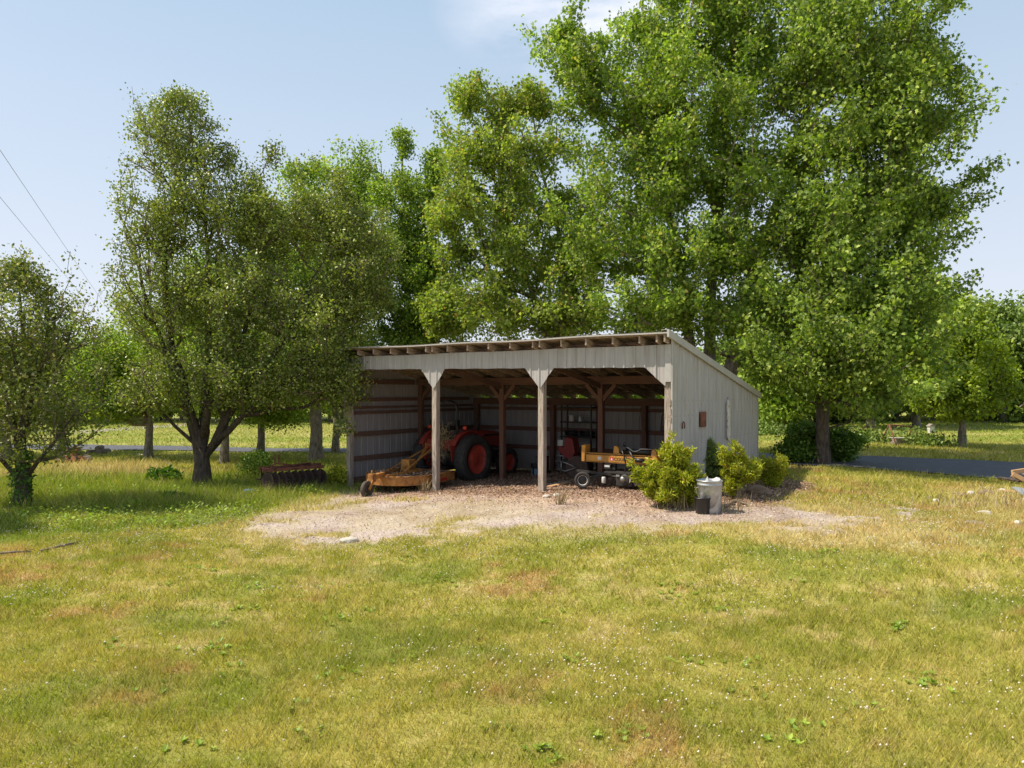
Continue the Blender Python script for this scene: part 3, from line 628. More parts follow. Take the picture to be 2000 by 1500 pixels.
TREES = True
def stem(Y, *pts): return [tuple(at(x, y, Y + dy)) for x, y, dy in pts]
if TREES:
    GAPK[0] = 1.35
    # near left callery pear, many-stemmed
    b = gp(42, 990); Y = b.y
    sp = lambda p: np.where(p[:, 0] > -13.2 * 0 + at(120, 600, Y).x, .42, 1.0)
    tree('pear_tree', b, [(40,640,85,120,1.3,0,4),(30,560,55,60,.8,0,1.4),(-20,760,110,130,1.4,0,3),(110,760,85,100,1.2,0,2.2),(130,650,60,80,.8,0,.9),(50,860,110,50,1.2,0,1.0),(170,800,45,60,.8,0,.5),(175,620,22,60,.3,0,.2),(140,520,8,34,.1,0,.1),(40,515,10,30,.1,0,.15)],
         [(stem(Y,(42,990,0),(46,930,0),(40,880,0)), .16, .13), (stem(Y,(40,885,0),(20,800,.1),(-5,700,.2),(-25,620,.2)), .09, .025), (stem(Y,(42,885,0),(60,790,-.1),(85,690,-.1),(95,600,0)), .09, .02),
          (stem(Y,(44,885,0),(42,780,.2),(45,660,.1),(38,560,.1)), .08, .02), (stem(Y,(50,935,0),(75,900,-.1),(110,860,-.2),(150,800,-.2)), .05, .015), (stem(Y,(40,940,0),(5,900,0),(-40,870,.1)), .06, .03), (stem(Y,(60,800,0),(100,730,.1),(140,640,.1)), .04, .012)],
         1100, 18, .068, M['pear'], M['bark_dark'], 'round-leaved pear tree at the left edge with ivy on its forked trunk', nsh=26, sl=(.4, 1.0), supw=1.5, gf=1.6, spread=.12, bf=.12, pen=2.2, r_tip=.0045, up=.15, twig=M['twig'], sparse=sp, seg=.5, inner=.2)
    # a pear of the same row just outside the frame: its shade falls over the left of the lawn
    b = g_at(-12.9, 13.4); Y = b.y
    tree('pear_tree', b, [(-330,640,140,150,1.6,0,3),(-330,800,150,110,1.6,0,2),(-250,760,80,90,1.2,0,1)], [([b, b + Vector((0, 0, 1.2)), b + Vector((.2, 0, 3)), b + Vector((.2, .1, 4.5))], .16, .03)], 700, 22, .08, M['pear'], M['bark'], 'pear tree beyond the left edge whose shade falls across the lawn', spread=.14, bf=.15, pen=2.0, r_tip=.0045, twig=M['twig'])
    # large callery pear with the tall left head
    b = gp(395, 950); Y = b.y
    def sp(p):
        x = p[:, 0] / p[:, 1] * FPX + 1000; y = HY - (p[:, 2] - CAM_H) / p[:, 1] * FPX
        return np.where(x < 300, .5, np.where(y < 330, .7, 1.0))
    tree('pear_tree', b, [(345,262,78,72,1.2,0,2.5),(365,205,46,28,.7,0,.9),(320,400,80,110,1.4,0,3.0),(330,560,100,120,1.7,0,3.4),(440,420,90,130,1.7,0,3.2),(540,430,80,95,1.6,.3,2.6),(640,440,80,90,1.5,.5,2.6),(700,520,85,120,1.5,.3,3.0),
           (480,600,130,130,2.1,0,4.2),(620,640,120,110,1.9,0,3.6),(380,730,130,85,1.9,0,3.0),(520,740,120,60,1.6,-.3,2),(660,740,70,60,1.3,-.2,1.6),(300,770,60,35,.9,-.4,.6),(250,520,28,130,.6,0,.5),
           (530,300,14,28,.2,0,.14),(600,315,14,26,.2,0,.14),(450,300,24,30,.4,0,.25),(262,260,10,30,.2,0,.1),(690,830,16,18,.25,-1.2,.1),(655,350,30,26,.4,.3,.3)],
         [(stem(Y,(395,952,0),(394,905,0),(392,875,0),(391,840,.05)), .25, .13), (stem(Y,(390,885,0),(365,790,.0),(335,690,-.1),(322,560,-.1),(335,420,0),(350,300,0)), .15, .02), (stem(Y,(386,880,0),(350,760,.1),(290,600,.1),(262,480,.1),(232,415,.1)), .10, .02),
          (stem(Y,(394,880,0),(402,770,.3),(408,640,.4),(405,480,.4),(398,340,.3)), .13, .02), (stem(Y,(400,890,0),(440,820,0),(500,740,.1),(560,660,.1),(620,540,.2)), .15, .02), (stem(Y,(412,872,0),(475,810,-.3),(560,745,-.5),(640,690,-.5)), .10, .02),
          (stem(Y,(430,800,0),(460,700,.3),(500,560,.4),(530,400,.4)), .08, .02), (stem(Y,(385,870,0),(345,835,-.2),(310,800,-.4),(280,780,-.5)), .06, .015), (stem(Y,(400,850,0),(405,800,-.4),(400,740,-.5)), .13, .06), (stem(Y,(600,560,.2),(655,470,.4),(690,380,.4)), .03, .012)],
         5200, 19, .070, M['pear_b'], M['bark_dark'], 'broad spreading pear tree left of the shed, its dark trunk splitting low into many limbs', nsh=60, sl=(.2, .55), supw=2.0, gf=1.3, spread=.125, bf=.14, pen=1.8, r_tip=.0056, up=.15, twig=M['twig'], sparse=sp, seg=.6, inner=.25)
    GAPK[0] = 1.5
    # row of maples along the drive
    row = [(290,895,[(240,760,70,60,2.2,0,2),(290,680,90,90,2.5,0,2),(200,720,50,50,1.5,0,1)], 'second', 'slender grey-trunked maple behind the big pear, its trunk left of the pear fork'),
           (438,905,[(440,720,110,90,2.6,0,2),(420,600,90,90,2.2,0,1.5)], 'x', 'maple whose pale short trunk shows just right of the pear trunk'),
           (508,886,[(520,740,100,60,2.6,-.5,2),(560,640,110,110,2.8,0,3),(540,480,80,110,2,0,2),(470,790,50,20,1.2,-1,.6),(560,805,70,25,1.5,-1,1.0)], 'x', 'maple by the drive with a straight dark trunk and low leafy skirt on its right'),
           (617,903,[(620,700,90,80,2.2,0,2),(620,520,90,140,2.3,0,3),(600,340,50,60,1.2,0,1)], 'x', 'maple with a knobbly thick trunk just left of the shed'),
           (655,886,[(680,720,70,60,2,0,1.5),(700,560,80,130,2.2,0,3),(700,360,40,60,1.1,0,1)], 'x', 'maple with a forked trunk close behind the shed left post')]
    for i, (x, y, lob, _, lab) in enumerate(row):
        b = gp(x, y); Y = b.y; s = [(stem(Y,(x,y,0),(x+2,y-60,0),(x-3,780,.1),(x+4,640,.1),(x,480,.0)), .25 if i == 3 else .15, .03)]
        if i == 0: s.append((stem(Y,(x,830,0),(x-25,780,0),(x-50,720,0)), .10, .03))
        if i == 4: s.append((stem(Y,(x+4,850,0),(x+18,800,0),(x+40,720,0)), .12, .03))
        if i == 3: s.append((stem(Y,(x,800,0),(x-30,720,0),(x-60,620,0)), .10, .03))
        tree('maple_tree', b, lob, s, 820, 26, .10, M['maple'], M['bark_grey'], lab, group='maples along the drive', nsh=14, sl=(.5, 1.3), spread=.21, bf=.3, hang=.15, up=.5, parts=('crown', 'trunk'))
    b = gp(12, 893)
    tree('maple_tree', b, [(-10,740,80,90,2,0,2),(60,760,70,60,2,0,1)], [(stem(b.y,(12,893,0),(8,840,0),(0,700,0)), .22, .05)], 380, 20, .14, M['maple'], M['bark_grey'], 'grey-trunked maple at the far left edge behind the ivy-clad pear', group='maples along the drive', spread=.26)
    b = gp(120, 888)
    tree('maple_tree', b, [(130,760,80,60,2,0,2),(160,790,60,30,1.5,0,1)], [(stem(b.y,(120,888,0),(118,840,0),(124,700,0)), .15, .05)], 380, 20, .14, M['maple'], M['bark_grey'], 'small maple standing behind the log pile', group='maples along the drive', spread=.26)
    # trees behind the shed
    b = g_at(at(800, 0, 27.5).x, 27.5); Y = b.y
    tree('maple_tree', b, [(785,300,20,58,.4,0,.5),(745,330,16,40,.3,0,.25),(850,340,20,60,.5,0,.4),(790,420,70,90,1.6,0,2.4),(800,560,90,110,2.2,0,3.4),(740,520,50,90,1.5,0,1.6),(860,620,80,90,2,0,1.8),(790,700,100,60,2,0,1.4)],
         [(stem(Y,(800,880,0),(802,760,0),(796,600,0),(790,440,0),(786,260,0)), .24, .02), (stem(Y,(800,700,0),(760,600,.2),(745,460,.2),(745,320,.1)), .09, .012), (stem(Y,(800,680,0),(838,560,.1),(848,400,.1),(852,300,0)), .09, .012)],
         1700, 27, .10, M['maple'], M['bark'], 'spire-topped maple behind the shed roof at its left end', nsh=30, sl=(.4, 1.0), supw=2, spread=.16, bf=.2, pen=1.8, hang=.1)
    b = g_at(at(1075, 0, 25).x, 25); Y = b.y
    tree('maple_tree', b, [(910,190,36,55,.8,0,.6),(985,210,50,50,1,0,.8),(1045,200,40,60,1,0,.7),(930,320,80,90,2,0,2.2),(1040,330,95,100,2.2,0,2.6),(890,440,60,90,1.8,0,1.6),(990,480,110,110,2.6,0,3.2),(1110,480,80,120,2.2,0,2.2),(930,600,90,80,2.2,-.5,2.4),(1060,620,110,55,2.4,-.8,2),(860,600,40,60,1.2,-.5,.8),(1150,610,60,50,1.4,0,.8)],
         [(stem(Y,(1075,900,0),(1085,740,0),(1098,640,0),(1118,560,0),(1132,450,0),(1140,330,0)), .24, .04), (stem(Y,(1092,680,0),(1045,590,.2),(1000,470,.2),(975,380,.2),(920,220,.1)), .14, .015), (stem(Y,(1095,655,0),(1096,560,.3),(1090,440,.3),(1050,300,.2),(1040,190,.1)), .12, .012),
          (stem(Y,(1040,580,.2),(990,560,0),(930,500,-.1),(880,430,-.1)), .07, .015), (stem(Y,(975,380,.2),(985,280,.2),(985,200,.1)), .06, .012), (stem(Y,(1010,500,.2),(940,590,-.3),(900,640,-.4)), .05, .012)],
         1450, 32, .105, M['maple_yel'], M['bark_grey'], 'airy light green maple behind the shed with sky showing between its limbs', nsh=60, sl=(.4, 1.3), gf=1.6, inner=.2, shell=.5, r_tip=.0085, spread=.17, bf=.28, hang=.35, tmpl=LEAFM)
    GAPK[0] = 1.8
    b = g_at(at(1400, 0, 22.6).x, 22.6); Y = b.y
    tree('silver_maple', b, [(1130,130,60,60,1.3,0,1),(1200,180,110,90,2.2,0,3),(1330,60,110,110,2.4,0,3),(1330,220,150,130,3,0,4.5),(1470,60,130,110,2.5,0,3.4),(1250,360,140,120,2.8,0,4.2),(1420,330,140,140,3,0,4),(1180,470,90,100,2.2,0,2.6),(1310,520,140,110,2.6,-.2,3.2),(1450,500,120,100,2.6,0,2.4),
            (1250,610,110,50,2.2,-.4,1.6),(1400,620,110,50,2,-.6,1.5),(1530,640,80,60,1.8,-1.2,1.4),(1600,90,90,90,2,0,2),(1500,-70,200,60,2.5,0,2),(1370,-60,120,70,2,0,1.2),(1100,60,26,24,.5,0,.3),(1180,60,20,24,.4,0,.25),(1250,50,20,24,.4,0,.25)],
         [(stem(Y,(1395,930,0),(1405,800,0),(1430,710,0),(1452,630,0),(1475,530,0),(1510,420,0),(1560,280,0),(1600,120,0)), .34, .03), (stem(Y,(1385,900,0),(1358,760,.3),(1338,620,.4),(1330,520,.4),(1300,380,.3),(1230,240,.2),(1170,140,.1)), .24, .02),
          (stem(Y,(1390,860,0),(1385,700,.5),(1392,540,.6),(1405,400,.6),(1420,220,.4),(1440,40,.3),(1450,-60,.2)), .24, .02), (stem(Y,(1340,600,.4),(1290,500,.2),(1240,430,.1),(1180,380,0)), .10, .015), (stem(Y,(1400,430,.6),(1360,300,.5),(1330,160,.3),(1320,20,.2)), .10, .015),
          (stem(Y,(1475,530,0),(1460,440,-.4),(1450,330,-.5)), .09, .02), (stem(Y,(1430,700,0),(1480,660,-.5),(1550,650,-1.0)), .07, .015)],
         2500, 36, .103, M['maple'], M['bark_grey'], 'tallest silver maple rising behind the right half of the shed, with several leaning stems', nsh=110, sl=(.5, 1.5), gf=1.4, inner=.2, shell=.45, r_tip=.0085, spread=.18, bf=.26, hang=.35, tmpl=LEAFM)
    b = gp(1607, 906); Y = b.y
    tree('silver_maple', b, [(1700,60,110,90,2.2,0,2.4),(1600,150,110,110,2.2,0,2.6),(1750,200,90,90,2.2,0,2.6),(1840,150,40,40,.8,0,.5),(1825,225,40,42,.9,0,.7),(1640,320,130,110,2.6,0,3.6),(1760,370,90,80,2,0,2.2),(1830,400,45,40,.8,0,.55),(1600,450,120,90,2.4,0,2.8),(1730,490,95,70,2,0,2.2),(1810,560,60,40,1,0,.8),
            (1600,580,120,80,2.4,-.6,2.8),(1690,620,80,70,1.8,-.8,1.6),(1560,700,110,80,2.4,-1.3,2.6),(1640,740,80,80,2.2,-1.5,1.8),(1690,690,50,60,1.7,-1.8,.9),(1840,30,36,30,.6,0,.35),(1800,90,60,60,1.2,0,.8),(1730,-60,110,50,1.6,0,.9),(1500,700,40,50,1,-.2,.5),(1620,660,60,40,.8,-1.9,.8)],
         [(stem(Y,(1607,908,0),(1606,840,0),(1608,740,0),(1614,640,0),(1620,520,0),(1630,400,0),(1650,240,0),(1680,60,0)), .185, .03), (stem(Y,(1616,560,0),(1650,490,.1),(1710,400,.2),(1780,300,.2),(1850,200,.1)), .12, .015), (stem(Y,(1612,650,0),(1670,600,.2),(1740,560,.3),(1810,540,.2)), .08, .012),
          (stem(Y,(1608,720,0),(1570,660,-.2),(1530,620,-.3)), .08, .015), (stem(Y,(1625,480,0),(1590,380,.2),(1570,240,.2),(1580,120,.1)), .10, .015), (stem(Y,(1640,320,0),(1700,220,.1),(1740,100,.1),(1800,40,.1)), .08, .012)],
         2200, 36, .10, M['maple_dark'], M['bark'], 'dark leafy maple at the right of the shed with one straight trunk beside the drive', nsh=170, sl=(.5, 1.4), supw=.45, gf=1.4, inner=.2, shell=.45, r_tip=.0085, spread=.18, bf=.26, hang=.4, tmpl=LEAFM)
    # bushes around its foot
    for (x, y, lob, lab) in [(1565,903,[(1575,865,40,38,.8,0,2),(1545,885,25,18,.5,0,.6)], 'dark shrub left of the maple trunk beside the drive'), (1645,903,[(1645,872,28,32,.7,0,2)], 'dark shrub right of the maple trunk beside the drive')]:
        b = gp(x, y); tree('shrub', b, lob, [(stem(b.y,(x,y,0),(x,y-12,0)), .03, .02)], 340, 20, .085, M['shrub'], M['bark'], lab, cat='shrub', group='shrubs at the foot of the maple', spread=.12, seg=.3, r_tip=.004, zmin=b.z + .05)
    # yellow-green tree across the drive
    b = gp(1878, 873); Y = b.y
    tree('young_maple', b, [(1880,670,42,48,1.0,0,1.4),(1872,628,16,26,.4,0,.35),(1878,735,74,45,1.7,0,2.6),(1868,785,80,32,1.8,0,2.2),(1928,715,36,46,1.0,0,1.0),(1825,765,36,32,.9,0,.9),(1940,770,36,38,.9,0,1.0),(1838,700,26,32,.7,0,.6)],
         [(stem(Y,(1878,874,0),(1880,830,0),(1882,740,0),(1884,620,0)), .14, .02)], 760, 30, .12, M['ygreen'], M['bark_grey'], 'rounded yellow-green tree standing alone on the grass across the drive', nsh=46, sl=(.3, .9), supw=1.4, gf=1.5, spread=.16, bf=.3, pen=1.6)
    # single far trees that can be told apart
    far = [(1700,862,40,[(1700,690,70,120,3,0,2),(1720,600,55,60,2,0,1)],'far_leaf','tall tree at the wood edge just right of the dark maple'),
           (1790,858,42,[(1790,680,60,120,3,0,2),(1800,600,45,45,2,0,1)],'far_leaf','feathery tree at the wood edge left of the yellow-green tree'),
           (1960,855,48,[(1960,650,60,66,3,0,2),(1990,740,60,90,3,0,2)],'far_leaf','domed dark tree behind the yellow-green tree at the right edge'),
           (1560,850,44,[(1540,760,80,60,3,0,2),(1500,720,60,60,2.5,0,1.5)],'far_leaf_l','light bushy tree seen past the back corner of the shed'),
           (1750,858,50,[(1650,780,70,60,3,0,2),(1640,700,60,70,3,0,1.4)],'far_leaf','thin tree in the wood behind the swing frame'),
           (215,826,58,[(200,740,60,50,4,0,2),(170,715,40,35,3,0,1)],'far_leaf_l','pale green round tree in the gap between the two pears'),
           (330,826,62,[(300,760,80,50,4,0,2),(340,720,60,40,3,0,1)],'far_leaf_l','light green tree beyond the field, behind the pear fork')]
    for x, y, Y, lob, m_, lab in far:
        b = g_at((x - 1000) / FPX * Y, Y)
        tree('woodland_tree', b, lob, [([b, b + Vector((0, 0, 2.5)), b + Vector((.1, 0, 6))], .2, .08)], 420, 26, .26, M[m_], M['bark_grey'], lab, group='trees at the edge of the far wood', spread=.42, bf=.3, seg=1.2, r_tip=.012)
# far woods, one mass on either side
def woods(name, spots, mat, size, per):
    P = []; V = MB()
    for x, Y, h_, r_ in spots:
        X = (x - 1000) / FPX * Y; z = float(hgt(X, Y)); n = per
        v = rng.normal(size=(n, 3)); v = unit(v) * rng.random((n, 1)) ** .28; lump = 1 + .18 * np.sin(v[:, 0:1] * 7 + x) * np.cos(v[:, 2:3] * 6 + x)
        P.append(np.stack([X + v[:, 0] * r_ * lump[:, 0], Y + v[:, 1] * r_, z + h_ * .54 + v[:, 2] * h_ * .47 * lump[:, 0]], -1))
        V.tube([(X, Y, z - .2), (X + rng.normal(0, .1), Y, z + h_ * .5), (X + rng.normal(0, .4), Y, z + h_ * .85)], [.16, .12, .04], 6)
    P = np.concatenate(P); n = len(P)
    o = scatter(name, P, rand_dir(n, -.2), rand_dir(n, .5), rng.uniform(.6, 1.3, n) * size, LEAF4, mat); tag(o, kind='stuff')
    tag(V.build('wood_trunks', M['bark_grey']), kind='stuff')
if TREES:
    sp = [(x + rng.normal(0, 8), 52 + rng.normal(0, 3), rng.uniform(7.6, 9.6) if x > 1660 else rng.uniform(6.5, 9), rng.uniform(2.4, 3.4)) for x in range(1430, 2280, 26)]
    sp += [(x + rng.normal(0, 8), 62 + rng.normal(0, 3), rng.uniform(8.2, 9.6), rng.uniform(3, 4)) for x in range(1860, 2400, 36)]
    woods('far_woods', sp, M['far_leaf'], .34, 3200)
    sp = [(x + rng.normal(0, 8), 62 + rng.normal(0, 3), rng.uniform(5.5, 7.2), rng.uniform(2.6, 3.6)) for x in range(-300, 800, 36)]
    sp += [(x + rng.normal(0, 8), 70 + rng.normal(0, 3), rng.uniform(6, 8), rng.uniform(3, 4)) for x in range(800, 1460, 40)]
    woods('far_woods', sp, M['far_leaf_l'], .34, 2400)
    # brush along the field edge
    P = []
    for x, y, w_, h_ in [(1500,850,36,.9),(1690,864,34,.8),(1800,868,44,.8),(1480,850,26,.9)]:
        c = gp(x, y); n = 1500; X = c.x + rng.normal(0, w_ * c.y / FPX * .5, n); Y_ = c.y + rng.normal(0, .7, n); P.append(np.stack([X, Y_, hgt(X, Y_) + h_ * rng.random(n) ** 1.2 * (.1 + 1.6 * fbm(X * 1.5, Y_ * 0, 8, 3))], -1))
    P = np.concatenate(P); n = len(P); tag(scatter('brush', P, rand_dir(n, .1), rand_dir(n, .5), rng.uniform(.07, .14, n), LEAF4, M['far_leaf']), kind='stuff')

# ---------------------------------------------------------------- the shed
SLOPE = .195
def zr(d): return 3.74 - SLOPE * (d + .35)
def hb(t): return 3.17 - .12 * t / 9.15
def in_shed(name, t, d, z=None, rz=0, **kw):
    v = wld(t, d, tz(t, d) if z is None else z); return empty(name, v, -TH + rz, **kw)
def panel(mb, a0, a1, zb, zt, c, sgn, axis, breaks=(), pitch=.229, rise=.02, phase=.05):
    """ribbed sheet metal standing upright; axis 'x' runs along x at y=c, 'y' runs along y at x=c"""
    pts = []
    k = a0 + phase
    while k < a1:
        for q, o in ((-.026, 0), (-.012, 1), (.012, 1), (.026, 0)):
            if a0 < k + q < a1: pts.append((k + q, o))
        for q in (.075, .15):
            for w_, o in ((-.008, 0), (0, .18), (.008, 0)):
                if a0 < k + q + w_ < a1: pts.append((k + q + w_, o))
        k += pitch
    pts = sorted(pts)
    A = [p[0] for p in pts]; O = [p[1] for p in pts]
    allp = sorted(set(A + [a0, a1] + [b for b in breaks if a0 < b < a1]))
    vs = []; fs = []; m = len(allp)
    for a in allp:
        o = float(np.interp(a, A, O)) * rise
        for lay in (0, .003):
            for z in (zb(a), zt(a)):
                y = c + sgn * (o - lay)
                vs.append((a, y, z) if axis == 'x' else (y, a, z))
    for i in range(m - 1):
        b = i * 4; n_ = b + 4
        fs += [(b, n_, n_ + 1, b + 1), (b + 2, b + 3, n_ + 3, n_ + 2), (b, b + 2, n_ + 2, n_), (b + 1, n_ + 1, n_ + 3, b + 3)]
    fs += [(0, 1, 3, 2), (m*4-4, m*4-2, m*4-1, m*4-3)]
    mb.add(vs, fs)
shed = empty('equipment_shed', (OX, OY, 0), -TH, label='open-fronted grey metal pole shed with a single-slope roof and weathered posts', cat='shed')
hl = [(-.09, 2.62), (.30, None), (3.06 - .40, None), (3.04, 2.65), (3.08, 2.65), (3.06 + .37, None), (6.16 - .40, None), (6.14, 2.66), (6.18, 2.66), (6.16 + .36, None), (8.66, None), (9.09, 2.68), (9.10, 2.76), (9.22, 2.76)]
ha = [p[0] for p in hl]; hz = [hb(p[0]) if p[1] is None else p[1] for p in hl]
m = MB(); panel(m, -.09, 9.21, lambda t: float(np.interp(t, ha, hz)) + .004 * math.sin(t * 9), lambda t: 3.50 + .006 * math.sin(t * 2.1), -.10, -1, 'x', breaks=ha)
m.build('header_cladding', M['clad'], shed)
# side and back walls
def wall_foot(d):
    base = tz(9.2, d) + .01
    hole = [(2.72, 0), (2.78, .10), (2.86, .12), (2.90, .26), (3.00, .30), (3.06, .24), (3.14, .22), (3.20, .09), (3.24, 0)]
    return base + float(np.interp(d, [h[0] for h in hole], [h[1] for h in hole])) - (.05 if d < 2.7 or d > 3.25 else 0)
m = MB(); panel(m, -.085, 5.75, wall_foot, lambda d: zr(d) - .05, 9.225, 1, 'y', breaks=[2.7, 2.72, 2.78, 2.86, 2.9, 3.0, 3.06, 3.14, 3.2, 3.24, 3.26]); m.build('side_wall', M['clad'], shed)
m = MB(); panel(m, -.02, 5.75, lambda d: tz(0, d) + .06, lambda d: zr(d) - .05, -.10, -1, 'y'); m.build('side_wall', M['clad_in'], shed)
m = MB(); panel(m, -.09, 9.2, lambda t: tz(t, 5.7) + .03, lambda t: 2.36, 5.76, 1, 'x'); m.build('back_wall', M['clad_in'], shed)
m = MB(); m.box((9.10, -.128, 2.765), (9.232, -.104, 3.5)); m.box((9.222, -.128, wall_foot(0) + .03), (9.252, -.088, 3.60)); m.build('corner_trim', M['trim'], shed)
m = MB(); m.box((9.22, 5.72, tz(9.2, 5.7)), (9.262, 5.775, 2.50)); m.build('corner_trim', M['trim'], shed)
# a lighter replacement strip of siding under the brown plate
m = MB(); panel(m, 1.42, 1.86, lambda d: .60, lambda d: 2.04 - .02 * math.sin(d * 20), 9.229, 1, 'y', phase=.07); m.build('patch_sheet', M['patch'] if 'patch' in M else M['trim'], shed)
for z in (.95, 1.5, 2.08, 2.38):
    m = MB(); k = .10
    while k < 5.6:
        if z < zr(k) - .25: m.lathe([(0, .006), (.007, .004), (.008, 0)], (9.2265, k, z), 'x', 6)
        k += .229
    m.build('screw_row', M['dark'], shed)['kind'] = 'stuff'
# posts
def post(t, d, z1, mat, w_=.14):
    z0 = tz(t, d) - .15; m = MB(); h = w_ / 2; n = 8; vs = []; fs = []
    for i in range(n + 1):
        z = z0 + (z1 - z0) * i / n; jx, jy = random.uniform(-.003, .003), random.uniform(-.003, .003)
        vs += [(t - h + jx, d - h + jy, z), (t + h + jx, d - h + jy, z), (t + h + jx, d + h + jy, z), (t - h + jx, d + h + jy, z)]
    for i in range(n):
        for k in range(4): fs.append((i*4+k, i*4+(k+1) % 4, i*4+4+(k+1) % 4, i*4+4+k))
    fs += [(3, 2, 1, 0), (n*4, n*4+1, n*4+2, n*4+3)]; m.add(vs, fs); return m.build('post', mat, shed, bevel=.006)
for t_ in (0.0, 3.06, 6.16, 9.13): post(t_, 0, 3.46, M['post'])
for t_ in (.02, 3.07, 6.15, 9.10): post(t_, 2.83, 2.76, M['wood_in'])
for t_ in (.05, 3.02, 6.10, 9.10): post(t_, 5.6, 2.36, M['wood_in'])
# beams
m = MB(); m.box((-.05, -.075 - .02, 3.13), (9.2, -.0705, 3.40)); m.box((-.05, .072, 3.2), (9.2, .11, 3.44)); m.build('header_beam', M['wood_in_x'], shed)
m = MB(); m.box((-.05, 2.70, 2.76), (9.2, 2.755, 2.955)); m.box((-.05, 2.905, 2.76), (9.2, 2.96, 2.955)); m.build('middle_beam', M['wood_in_x'], shed)
m = MB(); m.box((-.05, 5.50, 2.16), (9.2, 5.528, 2.37)); m.build('back_beam', M['wood_in_x'], shed)
for t_ in (3.07, 6.15):
    for s_ in (-1, 1):
        m = MB(); m.beam((t_ + s_ * .05, 2.83, 2.36), (t_ + s_ * .42, 2.83, 2.76), .10, .09, (0, 1, 0)); m.build('knee_brace', M['wood_in'], shed)
    m = MB(); m.beam((t_, .08, 3.22), (t_, 2.75, 2.72), .05, .14); m.build('brace', M['wood_in_y'], shed)
for s_, t_ in ((1, .02), (-1, 9.1)):
    m = MB(); m.beam((t_ + s_ * .05, 2.83, 2.36), (t_ + s_ * .42, 2.83, 2.76), .10, .09, (0, 1, 0)); m.build('knee_brace', M['wood_in'], shed)
# rafters
for k, t_ in enumerate([-.01, .60, 1.20, 1.80, 2.40, 3.02, 3.19, 3.67, 4.28, 4.90, 5.51, 6.11, 6.29, 6.83, 7.43, 8.04, 8.63, 9.0, 9.17]):
    m = MB(); tt = t_ + random.uniform(-.01, .01); a, b = -.31 + random.uniform(-.02, .01), 5.9
    h = .15; vs = []
    for x in (tt - .02, tt + .02):
        vs += [(x, a, zr(a) - .045), (x, b, zr(b) - .045), (x, b, zr(b) - .045 - h), (x, a, zr(a) - .045 - h)]
    m.add(vs, [(0, 1, 2, 3), (7, 6, 5, 4), (0, 4, 5, 1), (1, 5, 6, 2), (2, 6, 7, 3), (3, 7, 4, 0)]); m.build('rafter', M['rafter'], shed, bevel=.004)
for d_ in (-.27, .35, 1.0, 1.65, 2.3, 2.95, 3.6, 4.25, 4.9, 5.5, 5.86):
    m = MB(); m.add([(x, d_ + q, zr(d_ + q) - o) for x in (-.10, 9.23) for q, o in ((-.045, .0445), (.045, .0445), (.045, .012), (-.045, .012))], [(0,1,2,3),(7,6,5,4),(0,4,5,1),(1,5,6,2),(2,6,7,3),(3,7,4,0)]); m.build('purlin', M['rafter'], shed)
# roof sheet with ribs running down the slope, edge a little wavy
xs_ = []; k = -.12
while k < 9.22:
    for q, o in ((0, 0), (.08, 0), (.094, .02), (.118, .02), (.132, 0), (.19, 0)): xs_.append((k + q, o))
    k += .229
vs = []; fs = []
for x, o in xs_:
    sag = -.022 * math.sin(max(0, min(1, x / 9.1)) * math.pi * 1.0) + .010 * math.sin(x * 1.9)
    for d_, lay in ((-.36, 0), (5.98, 0), (5.98, .004), (-.36, .004)): vs.append((x, d_, zr(d_) + o - lay + (sag if d_ < 0 else 0)))
for i in range(len(xs_) - 1):
    b = i * 4; n_ = b + 4; fs += [(b, n_, n_+1, b+1), (b+1, n_+1, n_+2, b+2), (b+2, n_+2, n_+3, b+3), (b+3, n_+3, n_, b)]
m = MB(); m.add(vs, fs); m.build('roof', M['roof'], shed)
m = MB()
for i in range(24):
    a, b = -.12 + i * .39, -.12 + (i + 1) * .39 - .002; f = lambda x: -.022 * math.sin(max(0, min(1, x / 9.1)) * math.pi) + .010 * math.sin(x * 1.9) + zr(-.36)
    m.add([(a, -.362, f(a) - .034), (b, -.362, f(b) - .034), (b, -.362, f(b) - .006), (a, -.362, f(a) - .006), (a, -.34, f(a) - .034), (b, -.34, f(b) - .034), (b, -.34, f(b) - .006), (a, -.34, f(a) - .006)],
          [(0,1,2,3),(7,6,5,4),(0,4,5,1),(2,6,7,3),(1,5,6,2),(3,7,4,0)])
m.build('drip_edge', M['trim'], shed)
m = MB()
for a_, b_ in ((9.262, .16), ):
    vs = [(x, d_, zr(d_) + o) for x in (9.245, 9.29) for d_ in (-.39, 6.0) for o in (.028, -.12)]
    m.add(vs, [(0, 2, 3, 1), (4, 5, 7, 6), (0, 4, 6, 2), (1, 3, 7, 5), (0, 1, 5, 4), (2, 6, 7, 3)])
vs = [(x, d_, zr(d_) + o) for x in (9.12, 9.245) for d_ in (-.38, 6.0) for o in (.030, .022)]
m.add(vs, [(0, 2, 3, 1), (4, 5, 7, 6), (0, 4, 6, 2), (1, 3, 7, 5), (0, 1, 5, 4), (2, 6, 7, 3)]); m.build('rake_trim', M['trim'], shed)
